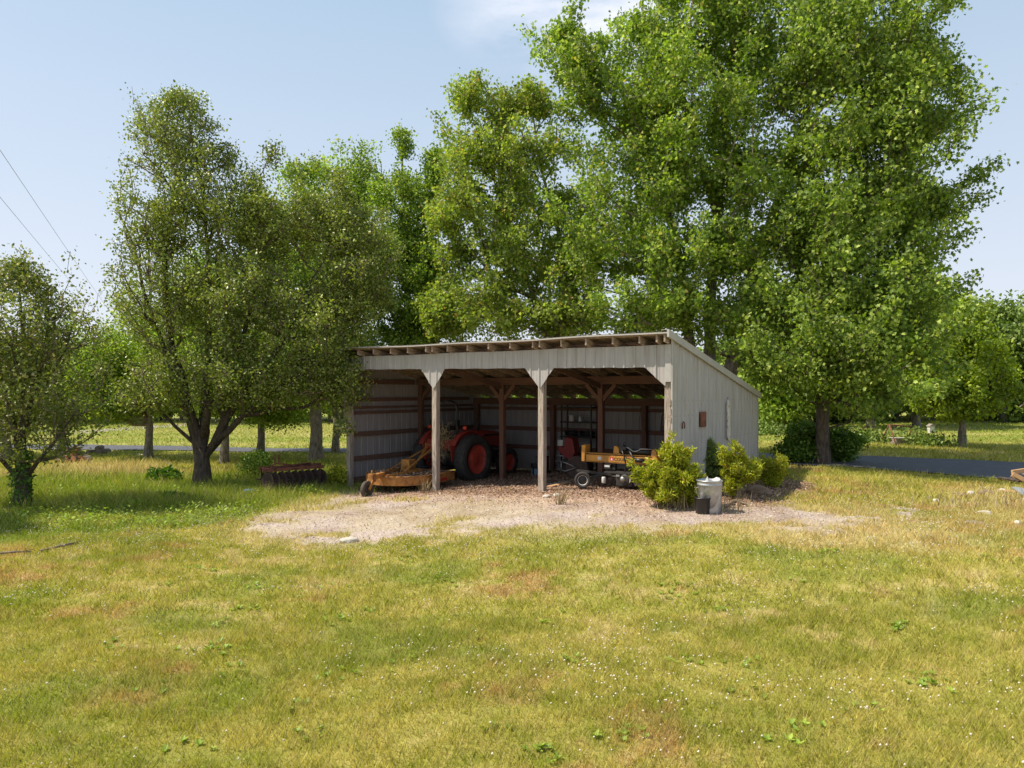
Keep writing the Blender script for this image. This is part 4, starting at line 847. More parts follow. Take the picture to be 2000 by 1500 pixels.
# girts inside the walls
for z, h in ((2.85, .14), (2.35, .10), (2.13, .07), (1.99, .09), (1.40, .13), (.73, .13), (.14, .17)):
    m = MB(); m.box((-.074 if z != 2.13 else -.06, .08, z - h / 2), (-.036, min(5.52, (3.74 - .24 - z - h / 2) / .195 - .35), z + h / 2)); m.build('girt', M['wood_in_y'], shed)
for z, h in ((2.31, .13), (2.03, .10), (2.17, .04), (1.39, .13), (.80, .13)):
    m = MB(); m.box((0, 5.678, z - h / 2), (9.15, 5.716, z + h / 2)); m.build('girt', M['wood_in_x'], shed)
for z, h in ((2.85, .14), (2.35, .12), (2.05, .12), (1.45, .13), (.85, .13)):
    m = MB(); m.box((9.17, -.13 if 1.6 < z < 2.6 else -.02, z - h / 2), (9.208, min(5.55, (3.74 - .24 - z - h / 2) / .195 - .35), z + h / 2)); m.build('girt', M['rafter'], shed)
for z in (2.36, 2.19, 2.03):
    m = MB(); m.box((9.209, -.145, z - .055), (9.221, -.09, z + .055)); m.build('girt_end', M['post'], shed)

# things hung on the side wall: z from the ray at that distance
def zpx(y, Y): return CAM_H - (y - HY) * Y / FPX
o = in_shed('metal_plate', 9.26, 1.55, zpx(832, 15.3), label='rust-brown rectangular plate fixed to the shed side wall', cat='plate')
m = MB(); m.box((0, -.17, -.02), (.016, .19, .31)); m.build('plate', M['rust_plate'] if 'rust_plate' in M else M['rust'], o, bevel=.004)
[MB().lathe([(0, .018), (.006, .022), (.008, .016)], (0, a, b), 'x', 8).build('screw', M['dark'], o) for a in (-.14, .16) for b in (.01, .28)]
o = in_shed('wall_board', 9.262, 3.22, zpx(859, 16.7), label='long narrow white board with rounded ends hanging upright on the side wall', cat='board')
pr = [(-.085, .06), (-.05, .01), (0, -.02), (.05, .01), (.09, .06), (.095, .30), (.075, .33), (.09, .38), (.09, .62), (.07, .66), (.085, .70), (.085, .86), (.05, .92), (0, .95), (-.05, .92), (-.085, .86)]
m = MB(); m.prism(pr, 0, .035, 'yz'); m.build('board', M['white_dirty'], o, bevel=.006)
m = MB(); m.tube([(.02, 0, .93), (-.004, 0, 1.0)], .006, 6); m.build('nail', M['dark'], o)
o = in_shed('horseshoe', 9.262, .44, zpx(837, 14.4), label='small rusty iron horseshoe nailed to the shed side wall', cat='horseshoe')
m = MB(); m.tube([(.0, -.055, 0), (0, -.058, .06), (0, -.045, .11), (0, 0, .14), (0, .045, .11), (0, .058, .06), (0, .055, 0)], .012, 6); m.build('iron', M['rust'], o)

# ---------------------------------------------------------------- tractor
def tyre(mb_t, R, r, w_, lugs, cx, cy, cz, lug_h=.03):
    prof = [(r, -w_ * .36), (r + (R - r) * .45, -w_ * .5), (R * .93, -w_ * .46), (R * .965, -w_ * .34), (R * .97, 0), (R * .965, w_ * .34), (R * .93, w_ * .46), (r + (R - r) * .45, w_ * .5), (r, w_ * .36)]
    mb_t.lathe(prof, (cx, cy, cz), 'x', 40, closed=True)
    for k in range(lugs):
        for s_ in (-1, 1):
            a = 2 * math.pi * (k + (.5 if s_ > 0 else 0)) / lugs; b = a + .20
            p = lambda x, an, rad: (cx + x, cy + rad * math.cos(an), cz + rad * math.sin(an))
            q = [p(s_ * .01, a, R * .96), p(s_ * w_ * .48, b, R * .90), p(s_ * w_ * .48, b + .055 * .7 / R, R * .90), p(s_ * .01, a + .055 * .7 / R, R * .96)]
            u = [p(s_ * .01, a + .01, R), p(s_ * w_ * .49, b + .01, R * .955), p(s_ * w_ * .49, b + .045 * .7 / R, R * .955), p(s_ * .01, a + .045 * .7 / R, R)]
            mb_t.add(q + u, [(0,1,2,3),(4,5,6,7),(0,1,5,4),(1,2,6,5),(2,3,7,6),(3,0,4,7)])
def wheel(root, R, r, w_, lugs, c, rimmat, dish=1, tmat=None, name='wheel'):
    m = MB(); m.lathe([(.0, -.03), (.09, -.035), (.10, .03), (0, .035)], c, 'x', 16); wh = m.build(name, M['dark'], root)
    m = MB(); tyre(m, R, r, w_, lugs, *c); m.build('tyre', tmat or M['tyre'], wh)
    m = MB(); s = dish
    m.lathe([(r * 1.03, s * w_ * .40), (r * .98, s * w_ * .38), (r * .93, s * w_ * .26), (r * .80, s * w_ * .22), (r * .45, s * w_ * .10), (r * .42, s * w_ * .16), (r * .16, s * w_ * .17), (0, s * w_ * .17)], c, 'x', 32)
    m.lathe([(r * 1.03, -s * w_ * .40), (r * .96, -s * w_ * .36), (r * .90, s * w_ * .05), (r * .5, s * w_ * .06)], c, 'x', 32)
    for k in range(8):
        a = k * math.pi / 4; m.lathe([(0, s * w_ * .21), (.014, s * w_ * .21), (.016, s * w_ * .16)], (c[0], c[1] + r * .30 * math.cos(a), c[2] + r * .30 * math.sin(a)), 'x', 6)
    m.build('rim', rimmat, wh); return wh
tr = in_shed('tractor', 1.50, 2.50, rz=math.radians(-1), label='orange-red compact farm tractor parked inside the shed with a folding roll bar', cat='tractor')
z0 = -.04
for s_ in (-1, 1):
    wheel(tr, .70, .40, .36, 18, (s_ * .80, 0, .68 + z0), M['rim'], s_)
    wheel(tr, .45, .25, .25, 14, (s_ * .66, 1.80, .44 + z0), M['rim'], s_)
m = MB(); m.box((-.20, -.15, .45), (.20, 1.0, .80)); m.box((-.16, .9, .42), (.16, 2.25, .72)); m.tube([(-.78, 0, .66), (.78, 0, .66)], .11, 12); m.tube([(-.62, 1.8, .42), (.62, 1.8, .42)], .07, 10); m.box((-.22, 1.0, .62), (.22, 1.7, .95)); m.build('chassis', M['dark'], tr, bevel=.01)
def hood():
    m = MB(); sec = []; n = 11
    for y, wd, zt, zb in ((.72, .27, 1.40, .98), (1.1, .28, 1.41, .95), (1.7, .27, 1.36, .90), (2.15, .25, 1.28, .82), (2.28, .22, 1.20, .80)):
        ring = []
        for i in range(n):
            a = math.pi * i / (n - 1); cx_ = math.cos(a); sx_ = math.sin(a)
            ring.append((wd * math.copysign(abs(cx_) ** .35, cx_), y, zb + (zt - zb) * sx_ ** .35))
        sec.append(ring)
    vs = [p for r_ in sec for p in r_]; fs = [(i*n+k, i*n+k+1, (i+1)*n+k+1, (i+1)*n+k) for i in range(4) for k in range(n-1)]
    fs += [tuple(range(n))[::-1], tuple(range(4*n, 5*n))] + [(i*n, (i+1)*n, (i+1)*n+n-1, i*n+n-1) for i in range(4)]
    m.add(vs, fs, False); return m.build('hood', M['orange'], tr, bevel=.008)
h_ = hood()
m = MB(); m.box((.268, 1.15, 1.20), (.284, 1.95, 1.26)); m.build('side_vent', M['black'], h_)
for s_ in (-1, 1):
    m = MB(); pr = []
    for i in range(9):
        a = math.radians(150 - i * 15); pr.append((.78 * math.cos(a), .66 + .78 * math.sin(a)))
    inner = [(p[0] * .96, .66 + (p[1] - .66) * .96) for p in pr][::-1]
    x0, x1 = (s_ * .50, s_ * .68); m.prism(pr + inner, min(x0, x1), max(x0, x1), 'yz'); m.prism([(-.60, .60)] + pr + [(.55, 1.0), (.35, .62)], min(s_ * .50, s_ * .525), max(s_ * .50, s_ * .525), 'yz'); m.build('fender', M['orange'], tr, bevel=.006)
m = MB(); m.box((-.50, -.50, .92), (.50, -.44, 1.18)); m.box((-.50, -.44, .88), (.50, .50, .93)); m.build('rear_panel', M['orange'], tr, bevel=.01)
m = MB(); m.box((-.24, -.30, 1.12), (.24, .20, 1.22)); m.prism([(-.34, 1.18), (-.24, 1.18), (-.28, 1.62), (-.36, 1.62)], -.22, .22, 'yz'); m.build('seat', M['dark'], tr, bevel=.03)
m = MB(); m.lathe([(.185, 0), (.197, .012), (.185, .024), (.173, .012)], (0, .50, 1.46), 'z', 24, closed=True); m.tube([(0, .72, 1.2), (0, .50, 1.46)], .022, 8); [m.tube([(0, .5, 1.465), (.18 * math.cos(a), .5 + .18 * math.sin(a), 1.472)], .01, 6) for a in (0, 2.1, 4.2)]; m.build('steering_wheel', M['black'], tr)
m = MB(); m.tube([(-.46, -.30, .9), (-.46, -.30, 1.65), (-.45, -.30, 2.10), (-.38, -.30, 2.22), (-.25, -.30, 2.27), (.25, -.30, 2.27), (.38, -.30, 2.22), (.45, -.30, 2.10), (.46, -.30, 1.65), (.46, -.30, .9)], .032, 10); [m.box((x - .05, -.36, 1.58), (x + .05, -.24, 1.74)) for x in (-.46, .46)]; m.build('roll_bar', M['black'], tr)
for s_, mm in ((1, 'lamp_red'), (-1, 'lamp_red')):
    m = MB(); m.lathe([(0, -.05), (.05, -.045), (.06, 0), (.05, .04), (0, .05)], (s_ * .66, -.20, 1.52), 'y', 16); m.build('warning_lamp', M[mm], tr)
m = MB(); [m.tube([(s_ * .30, -.30, .40), (s_ * .36, -.95, .42)], .025, 8) for s_ in (-1, 1)]; m.tube([(0, -.45, .9), (0, -.95, .78)], .022, 8); [m.tube([(s_ * .28, -.48, 1.0), (s_ * .33, -.70, .42)], .016, 6) for s_ in (-1, 1)]; m.box((-.06, -.62, .36), (.06, -.1, .42)); m.tube([(0, -.2, .52), (.0, -.5, .54)], .04, 8); m.build('hitch_arms', M['dark'], tr)
m = MB(); m.tube([(.20, .95, 1.38), (.20, .95, 1.75)], .03, 8); m.build('exhaust', M['dark'], tr)
# bundle of dry stalks caught on the hitch and seat
P = np.stack([rng.normal(.12, .11, 220), rng.normal(-.50, .05, 220), rng.normal(1.20, .15, 220)], -1)
P2 = np.stack([rng.normal(.10, .16, 70), rng.normal(-.60, .05, 70), rng.normal(.78, .09, 70)], -1); P = np.concatenate([P, P2]); n = len(P)
so = in_shed('dry_stalks', 1.5, 2.5, tz(1.5, 2.5), label='bundle of dry straw stalks caught on the back of the tractor', cat='straw')
scatter('stalks', P, rand_dir(n, .1), rand_dir(n), rng.uniform(.08, .26, n), QUAD, M['straw'], width=.09, parent=so)['kind'] = 'stuff'

# ---------------------------------------------------------------- rotary mower
mo = in_shed('rotary_mower', 1.84, .15, rz=math.radians(9), label='rusty yellow tractor mower deck covered in leaf litter at the shed opening', cat='mower')
zd = .20
deck = [(-.97, .92), (.97, .92), (.97, .05)] + [(.97 * math.cos(a_), .05 + 1.02 * math.sin(a_)) for a_ in [-math.pi * k_ / 16 for k_ in range(1, 16)]] + [(-.97, .05)]
m = MB(); m.prism([(a * .985, b * .985) for a, b in deck], zd + .205, zd + .222); m.build('deck_top', M['litter'], mo)
m = MB(); n = len(deck)
for i in range(n):
    a, b = deck[i], deck[(i + 1) % n]; m.beam((a[0], a[1], zd + .115), (b[0], b[1], zd + .115), .016, .21)
m.build('skirt', M['yellow'], mo)
m = MB(); rim_ = [(a * 1.0, b * 1.0, zd + .225) for a, b in deck]
for i in range(n): m.tube([rim_[i], rim_[(i + 1) % n]], .016, 6)
m.build('deck_rim', M['yellow'], mo)
m = MB(); m.box((.979, .22, zd + .04), (.983, .52, zd + .11)); m.build('warning_decal', M['decal_red'], mo)
m = MB(); m.box((-.13, .05, zd + .30), (.13, .35, zd + .56)); m.box((-.15, .03, zd + .27), (.15, .37, zd + .30)); m.lathe([(0, -.06), (.07, -.05), (.085, 0)], (0, .05, zd + .43), 'y', 16); m.tube([(0, .2, zd + .2), (0, .2, zd + .3)], .09, 12); m.build('gearbox', M['yellow'], mo, bevel=.012)
for s_ in (-1, 1):
    m = MB(); m.beam((s_ * .16, -.98, zd + .25), (s_ * .32, .30, zd + .28), .05, .07); m.build('frame_arm', M['yellow'], mo)
    m = MB(); m.beam((s_ * .26, -.35, zd + .30), (s_ * .09, 1.25, zd + .78), .045, .03); m.build('lift_arm', M['yellow'], mo)
    m = MB(); m.beam((s_ * .40, .95, zd + .20), (s_ * .09, 1.25, zd + .80), .04, .05); m.build('mast_leg', M['yellow'], mo)
m = MB(); m.box((-.12, 1.2, zd + .74), (-.10, 1.3, zd + .92)); m.box((.10, 1.2, zd + .74), (.12, 1.3, zd + .92)); m.tube([(-.13, 1.25, zd + .86), (.13, 1.25, zd + .86)], .015, 6); m.build('mast_clevis', M['yellow'], mo)
m = MB(); m.beam((0, -.90, zd + .28), (0, -1.34, zd + .25), .12, .12); m.box((-.07, -1.42, zd + .14), (.07, -1.28, zd + .34)); m.build('tail_beam', M['yellow'], mo)
m = MB(); [m.beam((s_ * .07, -1.38, zd + .20), (s_ * .07, -1.55, -.02 + .20), .02, .07) for s_ in (-1, 1)]; m.tube([(0, -1.35, zd + .32), (0, -1.35, zd + .42)], .02, 8); m.build('wheel_fork', M['yellow'], mo)
wheel(mo, .205, .09, .10, 0, (0, -1.55, .19), M['rust'], 1, tmat=M['tyre_dusty'], name='tail_wheel')
P = np.stack([rng.uniform(-.8, .8, 1500), rng.uniform(-.7, .85, 1500), zd + .225 + rng.uniform(0, .02, 1500)], -1); k_ = np.abs(P[:, 0]) < .85 - np.maximum(0, -P[:, 1] - .1) * .9; P = P[k_]; n = len(P)
nr = rng.normal(size=(n, 3)) * .3; nr[:, 2] += 1; ax = rng.normal(size=(n, 3)); ax[:, 2] *= .2
scatter('leaf_litter', P, ax, nr, rng.uniform(.03, .07, n), QUAD, M['chips'], width=.7, parent=mo)['kind'] = 'stuff'

# ---------------------------------------------------------------- log splitter
ls = in_shed('log_splitter', 7.60, .75, label='yellow towable log splitter with black engine at the right of the shed', cat='log splitter')
zb_ = .56
m = MB(); m.box((-.72, -.09, zb_ + .0), (.92, .09, zb_ + .012)); m.box((-.72, -.012, zb_ + .012), (.92, .012, zb_ + .188)); m.box((-.72, -.09, zb_ + .188), (.92, .09, zb_ + .20)); m.box((-.70, -.095, zb_ + .02), (.9, -.085, zb_ + .16)); m.build('beam', M['yellow2'], ls, bevel=.004)
m = MB(); m.prism([(-.80, zb_ - .0), (-.72, zb_ - .0), (-.70, zb_ + .38), (-.80, zb_ + .36)], -.12, .12, 'xz'); m.build('end_plate', M['yellow2'], ls, bevel=.01)
m = MB(); m.prism([(-.05, zb_ + .202), (.13, zb_ + .202), (.12, zb_ + .27), (.04, zb_ + .37), (-.03, zb_ + .37)], -.05, .05, 'xz'); m.build('wedge', M['yellow2'], ls, bevel=.006)
m = MB(); m.tube([(.14, 0, zb_ + .27), (.86, 0, zb_ + .27)], .062, 16); m.tube([(.10, 0, zb_ + .27), (.16, 0, zb_ + .27)], .072, 16); m.tube([(.83, 0, zb_ + .27), (.89, 0, zb_ + .27)], .072, 16); m.build('cylinder', M['black'], ls)
m = MB(); m.prism([(.86, zb_ + .2), (1.0, zb_ + .0), (1.02, zb_ + .02), (.97, zb_ + .30), (.93, zb_ + .35), (.88, zb_ + .33)], -.10, .10, 'xz'); m.build('cylinder_bracket', M['yellow2'], ls, bevel=.008)
m = MB(); m.tube([(.16, -.06, zb_ + .36), (.32, -.07, zb_ + .35), (.44, -.08, zb_ + .28), (.52, -.08, zb_ + .28), (.62, -.08, zb_ + .34), (.88, -.06, zb_ + .34)], .011, 8); m.build('hydraulic_pipe', M['steel'], ls)
m = MB(); m.box((.12, -.11, zb_ + .30), (.28, .02, zb_ + .36)); m.tube([(.2, -.05, zb_ + .36), (.2, -.05, zb_ + .44), (.24, -.05, zb_ + .46)], .012, 6); m.box((.10, -.04, zb_ + .36), (.22, .04, zb_ + .40)); m.build('control_valve', M['black'], ls, bevel=.006)
m = MB(); m.tube([(.20, -.13, zb_ + .30), (.26, -.15, zb_ + .18), (.31, -.16, zb_ - .02), (.27, -.15, zb_ - .22), (.36, -.12, zb_ - .36), (.50, -.10, zb_ - .40), (.60, -.08, zb_ - .32)], .016, 8); m.tube([(.36, -.11, zb_ + .30), (.46, -.14, zb_ + .16), (.60, -.15, zb_ + .10), (.72, -.12, zb_ + .12)], .02, 8); m.build('hose', M['black'], ls)
m = MB(); m.tube([(.48, -.13, zb_ + .10), (.72, -.13, zb_ + .10)], .045, 14); m.build('muffler', M['black'], ls)
m = MB(); m.box((-.15, -.28, zb_ - .20), (.85, .28, zb_ - .17)); m.tube([(-.62, -.38, .20), (-.62, .38, .20)], .022, 8); m.beam((-.62, 0, .2), (-.1, 0, zb_ - .18), .06, .06); m.box((-.1, -.05, zb_ - .17), (.0, .05, zb_)); m.box((.7, -.05, zb_ - .17), (.8, .05, zb_)); m.build('chassis', M['dark'], ls)
m = MB(); m.box((.12, -.26, .10), (.50, .10, zb_ - .20)); m.lathe([(0, -.02), (.10, -.02), (.12, 0), (.12, .06), (0, .07)], (.34, -.28, .24), 'y', 20); m.box((.52, -.24, .12), (.70, .0, .32)); m.build('engine', M['dark'], ls, bevel=.01)
m = MB(); m.lathe([(0, -.37), (.05, -.37), (.055, -.34)], (.32, 0, .26), 'y', 12); m.box((.14, -.29, .30), (.22, -.262, .34)); m.tube([(.0, -.2, .30), (.14, -.2, .30)], .025, 8); m.tube([(.42, -.27, .16), (.48, -.29, .2), (.46, -.28, .28)], .014, 6); m.build('engine_fittings', M['steel'], ls)
m = MB(); m.lathe([(0, 0), (.04, 0), (.045, .01), (.045, .12), (.035, .135), (0, .135)], (-.18, -.24, .13), 'z', 16); m.build('oil_filter', M['white'], ls)
m = MB(); m.box((-.20, -.20, zb_ - .12), (-.04, -.10, zb_ - .02)); m.build('fuel_box', M['black'], ls)
m = MB(); m.box((-.18, -.203, zb_ - .08), (-.06, -.2005, zb_ - .04)); m.build('label_plate', M['white'], ls)
m = MB(); m.beam((-.1, 0, .30), (-.95, -.05, .34), .05, .05); m.build('drawbar', M['dark'], ls)
wheel(ls, .185, .105, .11, 0, (0, 0, 0), M['white'], 1, name='wheel')
for wobj in [o for o in bpy.data.objects if o.parent == ls and o.name.startswith('wheel')]:
    wobj.rotation_euler = (0, 0, math.radians(-90 + 22)); wobj.location = (-.60, -.42, .185)
m = MB(); [m.cbox((-.36, -.0965, zb_ + .09), (.09, .002, .07))]; m.build('warning_sticker', M['white'], ls)
m = MB(); m.cbox((-.06, -.0965, zb_ + .09), (.085, .002, .085)); m.build('logo', M['decal_red'], ls)
m = MB(); m.prism([(-.085, zb_ + .06), (-.035, zb_ + .06), (-.045, zb_ + .10), (-.06, zb_ + .125), (-.075, zb_ + .10)], -.0985, -.0976, 'xz'); m.build('logo_mark', M['white'], ls)
cu = bpy.data.curves.new('lettering', 'FONT'); cu.body = 'COUNTYLINE'; cu.size = .098; cu.extrude = .0008; cu.space_character = 1.02; cu.offset = .0022
to = bpy.data.objects.new('lettering', cu); col.objects.link(to); to.parent = ls; to.location = (-.005, -.0965, zb_ + .055); to.rotation_euler = (math.radians(90), 0, 0); cu.materials.append(M['decal'])
bpy.context.view_layer.update(); me = bpy.data.meshes.new_from_object(to.evaluated_get(bpy.context.evaluated_depsgraph_get())); t2 = bpy.data.objects.new('lettering', me); col.objects.link(t2); t2.parent = ls; t2.location = to.location.copy(); t2.rotation_euler = to.rotation_euler.copy(); bpy.data.objects.remove(to); t2.name = 'lettering'
if not me.materials: me.materials.append(M['decal'])

# ---------------------------------------------------------------- smaller things in the shed
def bucket(name, t, d, z, R, H, mat, label, cat, rz=0, handle=True, group=None, lidmat=None):
    o = in_shed(name, t, d, z, rz, label=label, cat=cat, group=group)
    m = MB(); m.lathe([(0, 0), (R * .86, 0), (R * .87, .004), (R, H), (R * 1.05, H + .002), (R * 1.05, H - .02), (R * .97, H - .005), (R * .84, .012), (0, .012)], n=24); m.build('body', mat, o)
    if handle:
        m = MB(); m.tube([(R * math.cos(a), -.02 - R * .5 * math.sin(a), H - .03 - R * .9 * math.sin(a)) for a in np.linspace(0, math.pi, 9)], .004, 5); m.build('handle', M['dark'], o)
    return o
b_ = bucket('bucket', 3.42, 4.0, tz(3.42, 4.0), .145, .33, M['blue'], 'pale blue bucket with dark paint drips behind the second front post', 'bucket')
m = MB(); m.lathe([(.1475, .20), (.156, .30), (.16, .335), (.1, .34), (0, .34)], n=24); m.box((-.01, -.16, .02), (.02, -.138, .3)); m.build('paint_drips', M['black'], b_)
o = in_shed('tool_box', 3.42, 4.38, tz(3.4, 4.4), label='dark box standing behind the blue bucket', cat='box')
m = MB(); m.box((-.15, -.1, 0), (.15, .1, .50)); m.build('box', M['dark'], o, bevel=.01); m = MB(); m.box((-.16, -.11, .5), (.16, .11, .53)); m.tube([(-.06, 0, .53), (-.06, 0, .57), (.06, 0, .57), (.06, 0, .53)], .008, 6); m.build('lid', M['black'], o, bevel=.004)
# shelf rack
sx, sy = 4.15, 5.25; sh = in_shed('shelf_rack', sx, sy, tz(sx, sy), label='tall dark open shelf rack against the back wall', cat='shelf')
for a in (-.50, .50):
    for b in (-.18, .18):
        m = MB(); m.beam((a, b, 0), (a, b, 1.95), .04, .04, (0, 1, 0)); m.build('upright', M['black'], sh)
for z in (.5, 1.02, 1.46, 1.9):
    m = MB(); m.box((-.54, -.22, z - .02), (.54, .22, z + .015)); m.build('shelf', M['dark'], sh)
zs = tz(sx, sy)
bucket('bucket', sx - .24, sy - .02, zs + 1.476, .095, .19, M['white'], 'cream bucket on the middle shelf of the rack', 'bucket')
o = in_shed('jug', sx + .06, sy - .04, zs + 1.476, label='narrow cream jug beside the bucket on the rack', cat='jug'); m = MB(); m.lathe([(0, 0), (.045, 0), (.05, .02), (.05, .12), (.02, .15), (.02, .18), (0, .18)], n=16); m.build('body', M['white'], o); m = MB(); m.lathe([(0, .18), (.024, .18), (.024, .20), (0, .20)], n=12); m.build('cap', M['red'], o)
def coil(name, t, d, z, R, label):
    o = in_shed(name, t, d, z, label=label, cat='hose', group='coiled hoses on the rack'); pts = []
    for i in range(90):
        a = i * .42; r_ = R * (1 + .12 * math.sin(a * .31)); pts.append((r_ * math.cos(a), r_ * .75 * math.sin(a), .02 + .14 * (i / 90) + .03 * math.sin(a * .7)))
    m = MB(); m.tube(pts, .016, 6); m.build('coil', M['black'], o)
coil('coiled_hose', sx - .26, sy, zs + 1.04, .19, 'black hose coil on the left of the lower shelf'); coil('coiled_hose', sx + .28, sy, zs + 1.04, .21, 'fatter black hose coil on the right of the lower shelf')
# red tiller-like machine
o = in_shed('garden_tiller', 4.35, 4.35, label='red walk-behind garden machine in front of the rack', cat='tiller')
m = MB(); m.prism([(-.28, .62), (.10, .38), (.26, .62), (.18, 1.02), (-.06, 1.06), (-.10, .78), (-.28, .78)], -.17, .17, 'xz'); m.build('body', M['red'], o, bevel=.02)
m = MB(); m.box((-.3, -.175, .80), (-.13, -.17, .97)); m.build('label_panel', M['white'], o)
for s_ in (-1, 1):
    m = MB(); m.lathe([(.06, -.04), (.17, -.045), (.19, 0), (.17, .045), (.06, .04)], (.05, s_ * .22, .19), 'y', 24, closed=True); m.build('wheel', M['tyre'], o)
    m = MB(); m.tube([(.0, s_ * .12, .5), (-.35, s_ * .18, .52), (-.36, s_ * .18, .30), (.45, s_ * .16, .14)], .013, 6); m.build('frame_tube', M['steel'], o)
m = MB(); m.box((-.15, -.12, .18), (.25, .12, .42)); m.tube([(.2, 0, .6), (.42, 0, .85)], .015, 6); m.build('engine', M['dark'], o, bevel=.01)
# roller drum
o = in_shed('lawn_roller', 5.45, 2.95, rz=math.radians(12), label='big rusty roller drum lying behind the splitter wheel', cat='roller')
m = MB(); R = .30; m.lathe([(0, -.24), (R * .25, -.24), (R * .9, -.235), (R, -.25), (R, -.20), (R, .30), (R * .9, .30), (0, .29)], (0, 0, R), 'y', 40); m.build('drum', M['rust_dark'], o)
for z in (.42, .20):
    m = MB(); m.tube([(.02, -.28, .30), (-.30, -.27, z), (-.62, -.10, z + .02)], .015, 6); m.build('tow_bar', M['steel'], o)
m = MB(); m.tube([(-.42, -.24, .16), (-.42, -.24, .46)], .014, 6); m.build('cross_bar', M['steel'], o)
# gas bottle
o = in_shed('gas_cylinder', 6.02, 2.05, rz=math.radians(4), label='grey-white gas bottle lying on its side by the inner post', cat='gas bottle')
m = MB(); m.lathe([(0, -.16), (.06, -.155), (.078, -.13), (.08, -.10), (.08, .13), (.072, .155), (.04, .17), (0, .175)], (0, 0, .08), 'x', 24); m.build('bottle', M['white'], o); m = MB(); m.lathe([(0, -.19), (.025, -.185), (.03, -.15), (0, -.15)], (0, 0, .08), 'x', 12); m.build('valve', M['steel'], o)
# hanging frame on the back wall, shovel handle
o = in_shed('wire_frame', 6.72, 5.68, 1.46, label='small grey metal frame hanging on the back wall behind the inner post', cat='frame')
m = MB(); m.tube([(-.16, 0, 0), (-.12, 0, .42), (-.06, 0, .47), (.04, 0, .46), (.09, 0, .40), (.16, 0, 0), (-.16, 0, 0)], .012, 6); [m.tube([(-.15, 0, z), (.15, 0, z)], .006, 5) for z in (.05, .10)]; m.build('frame', M['dark'], o)
o = in_shed('rope', 6.1 - .10, 5.52, 1.0, label='loop of old rope hanging beside the rear post', cat='rope')
m = MB(); m.tube([(0, 0, 0), (.01, -.01, .3), (-.03, -.02, .6), (.02, 0, 1.1), (.10, -.02, 1.05), (.16, -.03, .7), (.14, -.02, .45)], .008, 6); m.build('rope', M['twig'], o)
# lumber on the floor
for i, (x0, y0, x1, y1, mm, lab) in enumerate([(1074, 953, 1111, 946, 'board', 'reddish plank lying beside the third front post'), (1076, 949, 1112, 943.5, 'board_grey', 'grey plank lying just behind the reddish one')]):
    a, b = gp(x0, y0), gp(x1, y1); o = empty('plank', a, 0, label=lab, cat='plank', group='planks on the shed floor'); m = MB(); d_ = b - a; m.beam((0, 0, .03), (d_.x, d_.y, d_.z + .045), .12, .04); m.build('plank_body', M[mm], o, bevel=.004)
def rock(name, pos, sx_, sy_, sz_, mat, label, cat='rock', group=None, seed=0):
    r_ = np.random.default_rng(seed + 5); import bmesh
    bm = bmesh.new(); bmesh.ops.create_icosphere(bm, subdivisions=3, radius=1)
    of = r_.uniform(0, 50, 3)
    for v in bm.verts:
        c = v.co; nn = float(vnoise(c.x * 1.3 + of[0] + c.z, c.y * 1.3 + of[1] - c.z * .7, 3)); n2 = float(vnoise(c.x * 4 + of[0], c.y * 4 + c.z * 3 + of[1], 4))
        v.co = c * (.72 + .45 * nn + .10 * n2); v.co.x *= sx_; v.co.y *= sy_; v.co.z = max(v.co.z, -.45) * sz_
    me = bpy.data.meshes.new(name); bm.to_mesh(me); bm.free(); me.materials.append(mat); o = bpy.data.objects.new(name, me); col.objects.link(o); o.location = pos + Vector((0, 0, sz_ * .35)); o.rotation_euler = (0, 0, r_.uniform(0, 3)); return tag(o, label, cat, group)
rock('firewood_chunk', gp(1136, 950), .10, .06, .06, M['log_bark'], 'short split chunk of wood on the shed floor left of the splitter wheel', 'firewood')
for i, (x, y, s_, lab) in enumerate([(1068, 971, .10, 'white stone at the foot of the third front post'), (1088, 969, .11, 'longer white stone just right of the third front post'), (860, 965, .06, 'small pale stone at the foot of the second front post')]):
    rock('stone', gp(x, y), s_, s_ * .7, s_ * .4, M['stone'], lab, 'stone', 'stones at the post feet', seed=i)

# ---------------------------------------------------------------- outside things
b0 = gp(1386, 1000); o = empty('trash_can', b0, 0, label='dented galvanised trash can standing in front of the shed side wall', cat='trash can')
R = .215; H = .56; m = MB(); pr = [(0, .0), (R * .86, 0), (R * .87, .01), (R * .93, H * .5), (R * .97, H * .84), (R * 1.0, H * .85), (R * 1.0, H * .88), (R * .97, H * .89), (R * .98, H * .96), (R * 1.02, H * .97), (R * 1.03, H), (R * .98, H), (R * .95, H * .9), (R * .84, .03), (0, .03)]
m.lathe(pr, n=40)
m.v = [(x * (1 + .02 * math.sin(5 * math.atan2(y, x) + z * 8)), y - .03 * math.exp(-((x + .05) ** 2 + (z - .3) ** 2) / .02) * (-1 if y < 0 else 0), z) for x, y, z in m.v]; m.build('can_body', M['galv'], o)
for s_ in (-1, 1):
    m = MB(); m.tube([(s_ * R * .97, -.07, H * .80), (s_ * (R + .03), -.05, H * .76), (s_ * (R + .03), .05, H * .76), (s_ * R * .97, .07, H * .80)], .006, 6); m.build('handle', M['galv'], o)
m = MB(); m.add([(-.10, 0, .50), (-.02, -.05, .48), (.03, .02, .50), (-.04, .0, .63)], [(0, 1, 3), (1, 2, 3), (2, 0, 3), (0, 2, 1)]); m.add([(.05, -.10, .55), (.17, -.08, .57), (.19, .05, .59), (.06, .06, .56), (.12, 0, .61)], [(0, 1, 4), (1, 2, 4), (2, 3, 4), (3, 0, 4)]); m.build('paper_rubbish', M['white'], o)
bucket('plant_pot', 0, 0, 0, .135, .28, M['black'], 'black plastic bucket in front of the trash can with weeds growing in it', 'bucket', handle=False).location = gp(1372, 1003)
